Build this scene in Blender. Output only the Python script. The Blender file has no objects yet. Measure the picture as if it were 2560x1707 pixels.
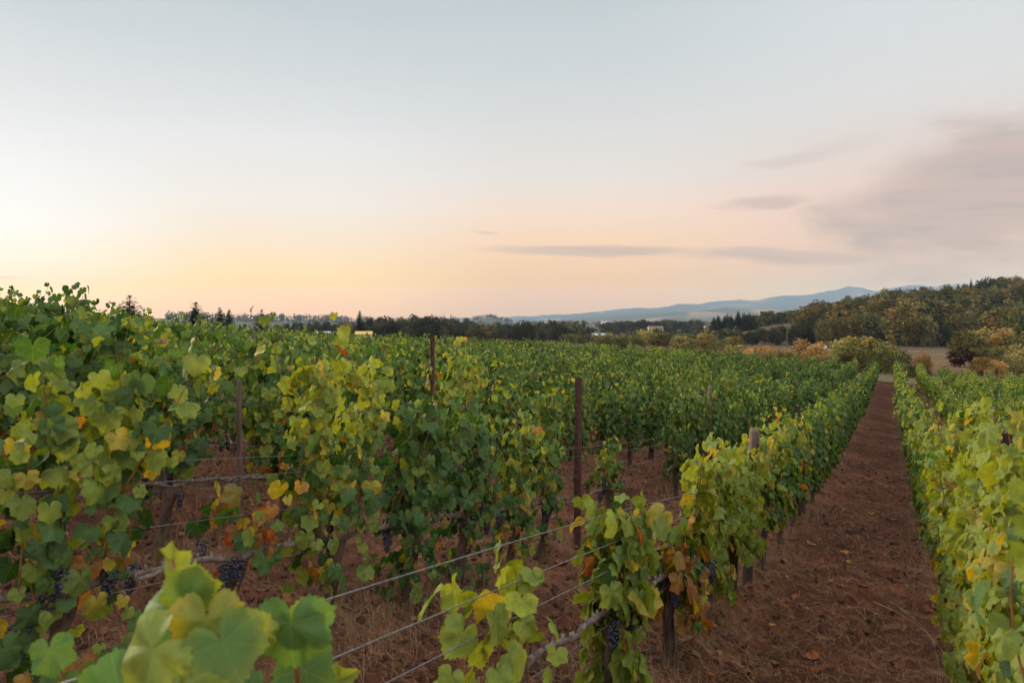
import bpy, math, random
import numpy as np
from mathutils import Vector, Matrix
PI = math.pi
C = bpy.context.scene.collection
rs = np.random.RandomState(7)
random.seed(7)

# ------------------------------------------------------------------ camera
sc = bpy.context.scene
cam = bpy.data.objects.new('camera', bpy.data.cameras.new('camera'))
C.objects.link(cam)
cam.location = (0, 0, 0)
cam.rotation_euler = (PI / 2, 0, 0)
cam.data.lens = 24.0
cam.data.sensor_width = 36.0
cam.data.shift_y = -0.0217
cam.data.clip_start = 0.05
cam.data.clip_end = 60000
cam.data.dof.use_dof = True
cam.data.dof.focus_distance = 9.0
cam.data.dof.aperture_fstop = 4.0
sc.camera = cam
sc.view_settings.view_transform = 'Standard'
sc.view_settings.look = 'None'
sc.view_settings.exposure = 0.0
sc.view_settings.gamma = 1.0
sc.cycles.use_denoising = True
sc.cycles.max_bounces = 6
sc.cycles.diffuse_bounces = 3
sc.cycles.transmission_bounces = 4
sc.cycles.volume_bounces = 0
sc.cycles.use_adaptive_sampling = True
sc.cycles.adaptive_threshold = 0.02


def s2l(c):
    return tuple(((v / 255) / 12.92 if v / 255 <= 0.04045 else ((v / 255 + 0.055) / 1.055) ** 2.4) for v in c)


class NT:
    """tiny node-tree helper"""
    def __init__(s, tree):
        s.t = tree
        tree.nodes.clear()

    def n(s, kind, props=None, **ins):
        nd = s.t.nodes.new(kind)
        for k, v in (props or {}).items():
            setattr(nd, k, v)
        for k, v in ins.items():
            key = int(k[1:]) if k[0] == 'i' and k[1:].isdigit() else k.replace('_', ' ')
            s.set(nd.inputs[key], v)
        return nd

    def set(s, sock, v):
        if isinstance(v, bpy.types.NodeSocket):
            s.t.links.new(v, sock)
        else:
            sock.default_value = v

    def m(s, op, a, b=0.0, c=0.0, clamp=False):
        nd = s.t.nodes.new('ShaderNodeMath')
        nd.operation = op
        nd.use_clamp = clamp
        for i, v in enumerate((a, b, c)):
            s.set(nd.inputs[i], v)
        return nd.outputs[0]

    def ss(s, x, a, b, lo=0.0, hi=1.0):
        nd = s.t.nodes.new('ShaderNodeMapRange')
        nd.interpolation_type = 'SMOOTHSTEP'
        s.set(nd.inputs['Value'], x)
        for k, v in (('From Min', a), ('From Max', b), ('To Min', lo), ('To Max', hi)):
            nd.inputs[k].default_value = v
        return nd.outputs['Result']

    def mix(s, f, a, b, mode='MIX'):
        nd = s.t.nodes.new('ShaderNodeMix')
        nd.data_type = 'RGBA'
        nd.blend_type = mode
        s.set(nd.inputs[0], f)
        s.set(nd.inputs[6], a)
        s.set(nd.inputs[7], b)
        return nd.outputs[2]

    def ramp(s, x, stops):
        nd = s.t.nodes.new('ShaderNodeValToRGB')
        el = nd.color_ramp.elements
        while len(el) < len(stops):
            el.new(0.5)
        for e, (p, c) in zip(el, stops):
            e.position = p
            e.color = (*c[:3], 1)
        s.set(nd.inputs[0], x)
        return nd.outputs[0]


# ------------------------------------------------------------------ sky
SUN_AZ, SUN_EL = math.radians(-50), math.radians(18)
world = bpy.data.worlds.new('World')
sc.world = world
world.use_nodes = True
w = NT(world.node_tree)
tc = w.n('ShaderNodeTexCoord')
sep = w.n('ShaderNodeSeparateXYZ', i0=tc.outputs['Generated'])
X, Y, Z = sep.outputs
hl = w.m('SQRT', w.m('ADD', w.m('MULTIPLY', X, X), w.m('MULTIPLY', Y, Y)))
el = w.m('DIVIDE', Z, w.m('MAXIMUM', hl, 0.001))
az = w.m('ARCTAN2', X, Y)
e2 = w.m('MULTIPLY', el, 2.0, clamp=True)


def stops(lst, div, ):
    out = []
    for y, c in lst:
        out.append((max(0.0, min(1.0, 2 * (798 - y) / 1706 / div)), s2l(c)))
    return sorted(out)


rl = w.ramp(e2, stops([(790, (248, 210, 160)), (740, (250, 220, 174)), (690, (249, 231, 206)), (640, (249, 239, 222)), (550, (246, 244, 240)),
                       (400, (237, 237, 237)), (200, (219, 222, 224)), (0, (201, 209, 214))], 1.23))
rm = w.ramp(e2, stops([(790, (214, 189, 168)), (700, (231, 196, 166)), (620, (243, 208, 178)), (530, (241, 218, 201)), (450, (230, 222, 216)),
                       (340, (220, 219, 217)), (200, (208, 213, 215)), (0, (195, 205, 209))], 1.0))
rr = w.ramp(e2, stops([(790, (202, 190, 182)), (700, (208, 196, 187)), (600, (227, 199, 187)), (480, (233, 205, 194)), (350, (224, 211, 204)),
                       (200, (220, 219, 218)), (0, (214, 219, 222))], 1.2))
rq = w.ramp(e2, stops([(790, (243, 202, 158)), (730, (250, 211, 163)), (680, (250, 219, 175)), (600, (245, 225, 201)), (500, (239, 231, 223)),
                       (350, (230, 229, 228)), (200, (214, 218, 220)), (0, (197, 206, 210))], 1.08))
c1 = w.mix(w.ss(az, -0.66, -0.36), rl, rq)
c2 = w.mix(w.ss(az, -0.30, 0.05), c1, rm)
c3 = w.mix(w.ss(az, 0.10, 0.56), c2, rr)
# clouds: soft stretched streaks and one large smoky bank towards the right
vec = w.n('ShaderNodeCombineXYZ', i0=az, i1=w.m('MULTIPLY', el, 2.1), i2=0.4)
vec2 = w.n('ShaderNodeCombineXYZ', i0=az, i1=w.m('ADD', w.m('MULTIPLY', el, 9.0), w.m('MULTIPLY', az, 0.6)), i2=3.0)
n1 = w.n('ShaderNodeTexNoise', i0=vec.outputs[0], Scale=5.0, Detail=9.0, Roughness=0.58, Distortion=0.5).outputs[0]
n2 = w.n('ShaderNodeTexNoise', i0=vec2.outputs[0], Scale=4.5, Detail=7.0, Roughness=0.55, Distortion=0.3).outputs[0]


def blob(a0, ra, e0, re, tilt=0.0, warp=0.0):
    da = w.m('DIVIDE', w.m('SUBTRACT', az, a0), ra)
    ee = w.m('SUBTRACT', w.m('SUBTRACT', el, e0), w.m('MULTIPLY', w.m('SUBTRACT', az, a0), tilt))
    if warp:
        ee = w.m('ADD', ee, w.m('MULTIPLY', w.m('SUBTRACT', n1, 0.5), warp))
    de = w.m('DIVIDE', ee, re)
    return w.m('SQRT', w.m('ADD', w.m('MULTIPLY', da, da), w.m('MULTIPLY', de, de)))


big = w.ss(w.m('ADD', blob(0.67, 0.25, 0.165, 0.1, 0.28), w.m('MULTIPLY', w.m('SUBTRACT', n1, 0.5), 2.0)), 1.2, 0.45)
st1 = w.m('MULTIPLY', w.ss(w.m('ADD', blob(0.13, 0.17, 0.099, 0.0105, -0.02, 0.02), w.m('MULTIPLY', w.m('SUBTRACT', n2, 0.5), 1.6)), 1.15, 0.45), 0.8)
st2 = w.m('MULTIPLY', w.ss(w.m('ADD', blob(0.37, 0.20, 0.086, 0.014, -0.05, 0.025), w.m('MULTIPLY', w.m('SUBTRACT', n2, 0.5), 2.0)), 1.2, 0.4), 0.75)
st3 = w.m('MULTIPLY', w.ss(w.m('ADD', blob(0.36, 0.065, 0.155, 0.012, 0.02, 0.04), w.m('MULTIPLY', w.m('SUBTRACT', n2, 0.5), 2.2)), 1.2, 0.4), 0.7)
st4 = w.m('MULTIPLY', w.ss(w.m('ADD', blob(-0.04, 0.03, 0.126, 0.004, -0.05, 0.02), w.m('MULTIPLY', w.m('SUBTRACT', n2, 0.5), 1.6)), 1.1, 0.3), 0.4)
st5 = w.m('MULTIPLY', w.ss(blob(-0.65, 0.04, 0.048, 0.0025, 0.0, 0.008), 1.2, 0.2), 0.4)
st6 = w.m('MULTIPLY', w.ss(w.m('ADD', blob(0.39, 0.11, 0.215, 0.02, 0.22, 0.05), w.m('MULTIPLY', w.m('SUBTRACT', n2, 0.5), 2.4)), 1.1, 0.2), 0.35)
st7 = w.m('MULTIPLY', w.ss(w.m('ADD', blob(0.52, 0.13, 0.1, 0.012, 0.0, 0.03), w.m('MULTIPLY', w.m('SUBTRACT', n2, 0.5), 2.0)), 1.2, 0.4), 0.5)
cl = big
for q in (st1, st2, st3, st4, st5, st6, st7):
    cl = w.m('MAXIMUM', cl, q)
cloudcol = w.mix(w.ss(n2, 0.35, 0.7), (*s2l((203, 184, 176)), 1), (*s2l((184, 172, 170)), 1))
c4 = w.mix(w.m('MULTIPLY', cl, 0.9), c3, cloudcol)
# unseen sky overhead and behind the camera, brightened as added fill for the vines
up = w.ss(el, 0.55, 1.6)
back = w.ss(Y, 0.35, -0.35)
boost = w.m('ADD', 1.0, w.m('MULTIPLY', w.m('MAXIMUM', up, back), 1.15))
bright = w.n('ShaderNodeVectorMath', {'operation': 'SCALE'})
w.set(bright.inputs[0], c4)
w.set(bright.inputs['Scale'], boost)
# the air between here and the sky dims it (see haze): the sky itself is that much richer behind it
HAZE_D, HAZE_R, HAZE_TOP = 0.00006, 15500.0, 660.0
HAZE_I = (0.49, 0.58, 0.70)
ax, ay = w.m('ABSOLUTE', X), w.m('ABSOLUTE', Y)
path = w.m('MINIMUM', w.m('DIVIDE', HAZE_R, w.m('MAXIMUM', w.m('MAXIMUM', ax, ay), 0.01)), w.m('DIVIDE', HAZE_TOP, w.m('MAXIMUM', Z, 0.001)))
Tr = w.m('MAXIMUM', w.m('EXPONENT', w.m('MULTIPLY', path, -HAZE_D)), 0.3)
inv = w.m('SUBTRACT', 1.0, Tr)
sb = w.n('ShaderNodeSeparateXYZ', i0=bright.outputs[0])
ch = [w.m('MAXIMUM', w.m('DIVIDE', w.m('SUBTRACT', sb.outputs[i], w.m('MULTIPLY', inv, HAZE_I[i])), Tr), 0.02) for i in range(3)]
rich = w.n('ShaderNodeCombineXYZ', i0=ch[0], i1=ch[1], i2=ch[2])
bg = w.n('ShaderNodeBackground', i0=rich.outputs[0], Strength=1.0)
sky = w.n('ShaderNodeTexSky', {'sky_type': 'NISHITA', 'sun_disc': False, 'sun_elevation': SUN_EL, 'sun_rotation': SUN_AZ})
bg2 = w.n('ShaderNodeBackground', i0=sky.outputs[0], Strength=0.004)
add = w.n('ShaderNodeAddShader', i0=bg.outputs[0], i1=bg2.outputs[0])
w.n('ShaderNodeOutputWorld', i0=add.outputs[0])

sun = bpy.data.objects.new('sun', bpy.data.lights.new('sun', 'SUN'))
C.objects.link(sun)
sun.data.energy = 5.0
sun.data.angle = math.radians(20)
sun.data.color = (1.0, 0.82, 0.60)
sd = Vector((math.sin(SUN_AZ) * math.cos(SUN_EL), math.cos(SUN_AZ) * math.cos(SUN_EL), math.sin(SUN_EL)))
sun.rotation_euler = sd.to_track_quat('Z', 'Y').to_euler()

# ------------------------------------------------------------------ terrain
DV, RV = np.array([0.485, 0.8745]), np.array([0.8745, -0.485])     # along the rows, across the rows


def uv(x, y):
    return x * RV[0] + y * RV[1], x * DV[0] + y * DV[1]


def xy(u, v):
    return u * RV[0] + v * DV[0], u * RV[1] + v * DV[1]


_pv = np.array([-60, -20, -5, 0, 2, 3.9, 5.7, 7.6, 9.4, 16.4, 35, 55, 75, 95, 140], float)
_pz = np.array([4.0, 0.2, -1.25, -1.75, -2.0, -2.27, -2.58, -2.86, -3.06, -3.75, -4.85, -5.55, -6.1, -6.8, -8.2])
_vv = np.linspace(-60, 140, 2001)
_pp = np.interp(_vv, _pv, _pz)
_kern = np.hanning(31)
_pp = np.convolve(np.pad(_pp, 15, mode='edge'), _kern / _kern.sum(), 'valid')


def hash2(ix, iy, seed=0):
    h = (ix.astype(np.int64) * 374761393 + iy.astype(np.int64) * 668265263 + seed * 1274126177) & 0xFFFFFFFF
    h = ((h ^ (h >> 13)) * 1274126177) & 0xFFFFFFFF
    return ((h ^ (h >> 16)) & 0xFFFF) / 65535.0


def vnoise(x, y, seed=0):
    ix, iy = np.floor(x), np.floor(y)
    fx, fy = x - ix, y - iy
    fx, fy = fx * fx * (3 - 2 * fx), fy * fy * (3 - 2 * fy)
    a, b = hash2(ix, iy, seed), hash2(ix + 1, iy, seed)
    c, d = hash2(ix, iy + 1, seed), hash2(ix + 1, iy + 1, seed)
    return (a + (b - a) * fx) * (1 - fy) + (c + (d - c) * fx) * fy


def fbm(x, y, o=4, seed=0, g=0.5):
    s, a, t = 0, 1, 0
    for k in range(o):
        s = s + a * vnoise(x * 2 ** k + k * 17.3, y * 2 ** k - k * 9.1, seed + k)
        t += a
        a *= g
    return s / t


def sst(x, a, b):
    t = np.clip((x - a) / (b - a), 0, 1)
    return t * t * (3 - 2 * t)


_fy = np.log(np.array([40, 80, 120, 180, 250, 500, 1000, 2000, 5000, 15000, 40000], float))
_fz = np.array([-6.2, -6.9, -7.8, -8.8, -10, -14, -18, -25, -34, -52, -90], float)


def G(x, y):
    """terrain height at x, y (numpy arrays or floats)"""
    x = np.asarray(x, float)
    y = np.asarray(y, float)
    u, v = uv(x, y)
    uc = 30 * np.tanh((u + 1.3) / 30 * 0.9) / 0.9
    near = np.interp(v, _vv, _pp) - 0.07 * uc
    near = near + 0.22 * sst(-u, 5.2, 11) * (1 - sst(y, 16, 48)) * sst(y, -12, 2)
    r = np.sqrt(x * x + y * y)
    far = np.interp(np.log(np.maximum(r, 40)), _fy, _fz)
    t = x / np.maximum(y, 1)
    t = np.where(y > 0, t, np.where(x > 0, 2.0, -2.0))
    # wooded hill on the right
    A = np.interp(t, [0.26, 0.37, 0.46, 0.59, 0.75, 1.0, 1.6, 1.9], [0, 9, 16, 24, 33.5, 42, 40, 0])
    far = far + A * sst(y, 230, 540) * (1 - 0.7 * sst(y, 700, 2000))
    # low ridge behind the vineyard on the left, small hill beyond the wood
    far = far + 34 * sst(y, 1700, 2600) * (1 - sst(y, 3200, 5200)) * np.interp(t, [-1.2, -0.9, -0.5, -0.2, -0.02, 0.1], [1, 1, 0.9, 0.45, 0.15, 0])
    far = far + 26 * np.exp(-((t + 0.035) / 0.03) ** 2) * np.exp(-((y - 3000) / 500) ** 2)
    far = far + np.where(r > 600, (fbm(x / 420, y / 420, 3, 5) - 0.5) * 14 * sst(r, 600, 3000), 0)
    # foothills
    far = far + (190 * fbm(x / 700, y / 900, 4, 21) + 25) * sst(y, 4300, 6000) * (1 - sst(y, 6500, 7800)) * np.interp(t, [0.02, 0.12, 0.25, 0.5, 0.9], [0, 0.35, 0.8, 1, 1])
    b = sst(y, 66, 125)
    b = np.where(y < 0, 0, b)
    side = sst(np.abs(t), 1.3, 3.0) * sst(r, 80, 300)
    return near * (1 - b) + far * b if b.ndim == 0 else np.where(r > 400, far, near * (1 - b) + far * b)


def rows_dist(u):
    k = (u + 1.3) / 1.85
    return np.abs(k - np.round(k)) * 1.85


def in_field(x, y):
    u, v = uv(x, y)
    yend = 69.5 - 0.45 * (u + 1.3)
    yend = np.clip(yend, 62.5, 72)
    return sst(yend - y, -1.0, 1.0) * sst(u, -46, -43) * sst(23 - u, -1, 1)


def micro(x, y):
    """clods, cultivated tilth and the slight bank under each row"""
    u, v = uv(x, y)
    f = in_field(x, y)
    r = np.sqrt(x * x + y * y)
    d = rows_dist(u)
    bank = 0.07 * np.exp(-(d / 0.28) ** 2)
    cl_ = (fbm(x * 3.1, y * 3.1, 3, 41) - 0.5) * 0.09 + np.maximum(fbm(x * 9, y * 9, 3, 51, 0.6) - 0.5, -0.1) * 0.22
    fine = (vnoise(x * 45, y * 45, 61) - 0.5) * 0.018
    a = 1 - sst(r, 25, 80)
    return f * (bank + (cl_ + fine) * a) + (1 - f) * (fbm(x / 3, y / 3, 3, 71) - 0.5) * 0.25 * (1 - sst(r, 150, 400)) * sst(r, 60, 75)


def GH(x, y):
    return G(x, y) + micro(np.asarray(x, float), np.asarray(y, float))


# ------------------------------------------------------------------ mesh helpers
def mesh(name, V, F, mat, col=None, luv=None, smooth=True, sizes=None):
    """F: (M,k) int array of faces, or a flat loop array with sizes"""
    me = bpy.data.meshes.new(name)
    V = np.asarray(V, np.float32)
    F = np.asarray(F, np.int32)
    me.vertices.add(len(V))
    me.vertices.foreach_set('co', V.ravel())
    if sizes is None:
        k = F.shape[1]
        n = len(F)
        me.loops.add(n * k)
        me.loops.foreach_set('vertex_index', F.ravel())
        me.polygons.add(n)
        me.polygons.foreach_set('loop_start', np.arange(n, dtype=np.int32) * k)
        me.polygons.foreach_set('loop_total', np.full(n, k, np.int32))
    else:
        n = len(sizes)
        me.loops.add(len(F))
        me.loops.foreach_set('vertex_index', F)
        me.polygons.add(n)
        me.polygons.foreach_set('loop_start', np.concatenate(([0], np.cumsum(sizes)[:-1])).astype(np.int32))
        me.polygons.foreach_set('loop_total', np.asarray(sizes, np.int32))
    me.polygons.foreach_set('use_smooth', np.full(n, smooth, bool))
    if col is not None:
        a = me.attributes.new('Col', 'FLOAT_COLOR', 'POINT')
        c = np.ones((len(V), 4), np.float32)
        c[:, :3] = col
        a.data.foreach_set('color', c.ravel())
    if luv is not None:
        a = me.attributes.new('luv', 'FLOAT_VECTOR', 'POINT')
        l = np.zeros((len(V), 3), np.float32)
        l[:, :luv.shape[1]] = luv
        a.data.foreach_set('vector', l.ravel())
    me.update(calc_edges=True)
    me.validate()
    if mat is not None:
        me.materials.append(mat)
    return me


class MB:
    """collects tubes, boxes, spheres into one mesh"""
    def __init__(s):
        s.v, s.f, s.sz, s.n = [], [], [], 0

    def add(s, V, faces):
        V = np.asarray(V, float)
        s.v.append(V)
        for f in faces:
            s.f.extend(int(i) + s.n for i in f)
            s.sz.append(len(f))
        s.n += len(V)

    def tube(s, pts, rad, seg=6, noise=0.0, caps=True):
        pts = [np.asarray(p, float) for p in pts]
        n = len(pts)
        rad = [rad] * n if np.isscalar(rad) else rad
        V = []
        for i, p in enumerate(pts):
            d = pts[min(i + 1, n - 1)] - pts[max(i - 1, 0)]
            d = d / (np.linalg.norm(d) + 1e-9)
            a = np.cross(d, [0, 0, 1.0] if abs(d[2]) < 0.9 else [0, 1.0, 0])
            a /= np.linalg.norm(a) + 1e-9
            b = np.cross(d, a)
            for k in range(seg):
                t = 2 * PI * k / seg
                r = rad[i] * (1 + (random.uniform(-noise, noise) if noise else 0))
                V.append(p + (a * math.cos(t) + b * math.sin(t)) * r)
        F = []
        for i in range(n - 1):
            for k in range(seg):
                k2 = (k + 1) % seg
                F.append((i * seg + k, i * seg + k2, (i + 1) * seg + k2, (i + 1) * seg + k))
        if caps:
            F.append(tuple(range(seg))[::-1])
            F.append(tuple((n - 1) * seg + k for k in range(seg)))
        s.add(V, F)

    def box(s, c, size, rz=0.0):
        cx, cy, cz = c
        hx, hy, hz = [q / 2 for q in size]
        V = []
        for a in (-1, 1):
            for b in (-1, 1):
                for d in (-1, 1):
                    x, y = a * hx, b * hy
                    V.append((cx + x * math.cos(rz) - y * math.sin(rz), cy + x * math.sin(rz) + y * math.cos(rz), cz + d * hz))
        s.add(V, [(0, 1, 3, 2), (4, 6, 7, 5), (0, 4, 5, 1), (2, 3, 7, 6), (0, 2, 6, 4), (1, 5, 7, 3)])

    def mesh(s, name, mat, smooth=True):
        return mesh(name, np.concatenate(s.v), np.array(s.f), mat, smooth=smooth, sizes=s.sz)


def ob(name, me, parent=None, loc=(0, 0, 0), rz=0.0, **props):
    o = bpy.data.objects.new(name, me)
    C.objects.link(o)
    o.location = loc
    o.rotation_euler = (0, 0, rz)
    if parent is not None:
        o.parent = parent
    for k, v in props.items():
        if v is not None:
            o[k] = v
    return o


# ------------------------------------------------------------------ materials
def newmat(name):
    m = bpy.data.materials.new(name)
    m.use_nodes = True
    return m, NT(m.node_tree)


def leaf_material():
    m, t = newmat('vine_leaf')
    col = t.n('ShaderNodeAttribute', {'attribute_name': 'Col'}).outputs['Color']
    luv = t.n('ShaderNodeAttribute', {'attribute_name': 'luv'}).outputs['Vector']
    sp = t.n('ShaderNodeSeparateXYZ', i0=luv)
    x, y = sp.outputs[0], sp.outputs[1]
    r = t.m('SQRT', t.m('ADD', t.m('MULTIPLY', x, x), t.m('MULTIPLY', y, y)))
    th = t.m('ARCTAN2', x, y)
    pp = t.m('PINGPONG', th, PI / 7.2)
    d = t.m('MULTIPLY', t.m('SINE', pp), r)
    vein = t.m('SUBTRACT', 1.0, t.ss(d, 0.003, 0.022))
    side = t.m('PINGPONG', t.m('ADD', t.m('MULTIPLY', r, 9.0), t.m('MULTIPLY', pp, -6.0)), 0.5)
    vein = t.m('MAXIMUM', vein, t.m('MULTIPLY', t.m('SUBTRACT', 1.0, t.ss(side, 0.0, 0.09)), 0.4))
    vein = t.m('MULTIPLY', vein, t.ss(r, 0.0, 0.02))
    geo = t.n('ShaderNodeNewGeometry')
    nz = t.n('ShaderNodeTexNoise', i0=geo.outputs['Position'], Scale=28.0, Detail=4.0, Roughness=0.65).outputs[0]
    c1 = t.mix(t.ss(nz, 0.3, 0.75), t.mix(1.0, col, (0.72, 0.78, 0.74, 1), 'MULTIPLY'), t.mix(1.0, col, (1.25, 1.16, 1.0, 1), 'MULTIPLY'))
    c2 = t.mix(t.m('MULTIPLY', vein, 0.32), c1, t.mix(0.5, t.mix(1.0, c1, (2.2, 1.9, 1.9, 1), 'MULTIPLY'), (0.3, 0.34, 0.1, 1)))
    spots = t.ss(t.n('ShaderNodeTexNoise', i0=geo.outputs['Position'], Scale=75.0, Detail=2.0).outputs[0], 0.69, 0.74)
    c2 = t.mix(t.m('MULTIPLY', spots, 0.55), c2, (0.1, 0.045, 0.02, 1))
    pale = t.mix(0.25, c2, (0.14, 0.20, 0.08, 1))
    c3 = t.mix(geo.outputs['Backfacing'], c2, pale)
    bump = t.n('ShaderNodeBump', Strength=0.35, Distance=0.004, Height=t.m('ADD', t.m('MULTIPLY', vein, -0.6), nz))
    bs = t.n('ShaderNodeBsdfPrincipled', Base_Color=c3, Roughness=0.6, Normal=bump.outputs[0])
    bs.inputs['Specular IOR Level'].default_value = 0.2
    tr = t.n('ShaderNodeBsdfTranslucent', Color=t.mix(1.0, c3, (1.9, 1.65, 0.5, 1), 'MULTIPLY'))
    mx = t.n('ShaderNodeMixShader', i0=0.33, i1=bs.outputs[0], i2=tr.outputs[0])
    t.n('ShaderNodeOutputMaterial', i0=mx.outputs[0])
    return m


def crown_material(name='tree_leaves', trans=0.2, vary=0.35):
    m, t = newmat(name)
    col = t.n('ShaderNodeAttribute', {'attribute_name': 'Col'}).outputs['Color']
    oi = t.n('ShaderNodeObjectInfo')
    c = t.mix(t.m('MULTIPLY', oi.outputs['Random'], vary), col, t.mix(1.0, col, (1.5, 1.12, 0.8, 1), 'MULTIPLY'))
    vm = t.n('ShaderNodeVectorMath', {'operation': 'SCALE'})
    t.set(vm.inputs[0], c)
    t.set(vm.inputs['Scale'], t.m('ADD', 0.5, t.m('FRACT', t.m('MULTIPLY', oi.outputs['Random'], 7.31))))
    c = vm.outputs[0]
    bs = t.n('ShaderNodeBsdfDiffuse', Color=c)
    tr = t.n('ShaderNodeBsdfTranslucent', Color=c)
    mx = t.n('ShaderNodeMixShader', i0=trans, i1=bs.outputs[0], i2=tr.outputs[0])
    t.n('ShaderNodeOutputMaterial', i0=mx.outputs[0])
    return m


def noise_mat(name, a, b, scale=8.0, rough=0.85, bump=0.3, dist=0.01, stretch=(1, 1, 1), c=None, metallic=0.0, spec=0.3):
    m, t = newmat(name)
    tcn = t.n('ShaderNodeTexCoord')
    mp = t.n('ShaderNodeMapping', i0=tcn.outputs['Object'], Scale=stretch)
    n = t.n('ShaderNodeTexNoise', i0=mp.outputs[0], Scale=scale, Detail=8.0, Roughness=0.65).outputs[0]
    col = t.mix(t.ss(n, 0.32, 0.68), (*a, 1), (*b, 1))
    if c:
        n3 = t.n('ShaderNodeTexNoise', i0=mp.outputs[0], Scale=scale * 0.35, Detail=4.0).outputs[0]
        col = t.mix(t.ss(n3, 0.52, 0.66), col, (*c, 1))
    bp = t.n('ShaderNodeBump', Strength=bump, Distance=dist, Height=n)
    bs = t.n('ShaderNodeBsdfPrincipled', Base_Color=col, Roughness=rough, Metallic=metallic, Normal=bp.outputs[0])
    bs.inputs['Specular IOR Level'].default_value = spec
    t.n('ShaderNodeOutputMaterial', i0=bs.outputs[0])
    return m


M_LEAF = leaf_material()
M_CROWN = crown_material()
M_SHOOT = noise_mat('cane_bark', (0.16, 0.045, 0.02), (0.24, 0.12, 0.035), 14, 0.6, 0.2, 0.002)
M_TRUNK = noise_mat('vine_bark', (0.03, 0.018, 0.012), (0.13, 0.08, 0.055), 22, 0.95, 0.9, 0.02, (1, 1, 0.25), c=(0.12, 0.075, 0.02))
M_CORDON = noise_mat('cordon_bark', (0.08, 0.055, 0.045), (0.22, 0.17, 0.14), 26, 0.9, 0.7, 0.01)
M_WOOD = noise_mat('weathered_wood', (0.06, 0.04, 0.03), (0.18, 0.125, 0.092), 16, 0.9, 0.8, 0.01, (1, 1, 0.12), c=(0.06, 0.04, 0.03))
M_RUST = noise_mat('rusty_steel', (0.028, 0.010, 0.007), (0.085, 0.024, 0.015), 30, 0.75, 0.4, 0.003, c=(0.03, 0.012, 0.01), spec=0.4)
M_WIRE = noise_mat('galvanised_wire', (0.10, 0.10, 0.10), (0.24, 0.235, 0.22), 60, 0.5, 0.2, 0.001, metallic=0.5)
M_BARK = noise_mat('tree_bark', (0.06, 0.04, 0.03), (0.15, 0.11, 0.085), 6, 0.95, 0.6, 0.05, (1, 1, 0.2))
M_TIE = noise_mat('tie_plastic', (0.02, 0.26, 0.34), (0.04, 0.42, 0.5), 20, 0.5, 0.1, 0.001)
M_STRAW = None


def grape_material():
    m, t = newmat('dark_grape_skin')
    geo = t.n('ShaderNodeNewGeometry')
    n = t.n('ShaderNodeTexNoise', i0=geo.outputs['Position'], Scale=60.0, Detail=3.0).outputs[0]
    col = t.mix(t.ss(n, 0.35, 0.7), (0.008, 0.006, 0.014, 1), (0.035, 0.037, 0.065, 1))
    bs = t.n('ShaderNodeBsdfPrincipled', Base_Color=col, Roughness=0.48)
    t.n('ShaderNodeOutputMaterial', i0=bs.outputs[0])
    return m


M_GRAPE = grape_material()


def ground_material():
    m, t = newmat('ground')
    col = t.n('ShaderNodeAttribute', {'attribute_name': 'Col'}).outputs['Color']
    geo = t.n('ShaderNodeNewGeometry')
    pos = geo.outputs['Position']
    n1 = t.n('ShaderNodeTexNoise', i0=pos, Scale=9.0, Detail=10.0, Roughness=0.7).outputs[0]
    n2 = t.n('ShaderNodeTexNoise', i0=pos, Scale=1.3, Detail=6.0, Roughness=0.6).outputs[0]
    mp = t.n('ShaderNodeMapping', i0=pos, Scale=(1, 1, 1))
    mp.inputs['Rotation'].default_value = (0, 0, 0.9)
    w1 = t.n('ShaderNodeTexNoise', i0=mp.outputs[0], Scale=48.0, Detail=4.0, Roughness=0.8, Distortion=2.5).outputs[0]
    v = t.m('ADD', t.m('MULTIPLY', n1, 1.2), t.m('MULTIPLY', n2, 0.7))
    c = t.mix(1.0, col, t.ramp(t.m('MULTIPLY', v, 0.55), [(0.3, (0.3, 0.28, 0.27)), (0.5, (0.9, 0.9, 0.9)), (0.7, (2.0, 1.85, 1.7))]), 'MULTIPLY')
    c = t.mix(t.m('MULTIPLY', t.ss(w1, 0.6, 0.72), 0.30), c, t.mix(1.0, col, (3.2, 3.3, 3.0, 1), 'MULTIPLY'))
    bp = t.n('ShaderNodeBump', Strength=0.8, Distance=0.03, Height=t.m('ADD', n1, t.m('MULTIPLY', w1, 0.3)))
    bs = t.n('ShaderNodeBsdfPrincipled', Base_Color=c, Roughness=0.95, Normal=bp.outputs[0])
    bs.inputs['Specular IOR Level'].default_value = 0.15
    t.n('ShaderNodeOutputMaterial', i0=bs.outputs[0])
    return m


M_GROUND = ground_material()

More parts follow.
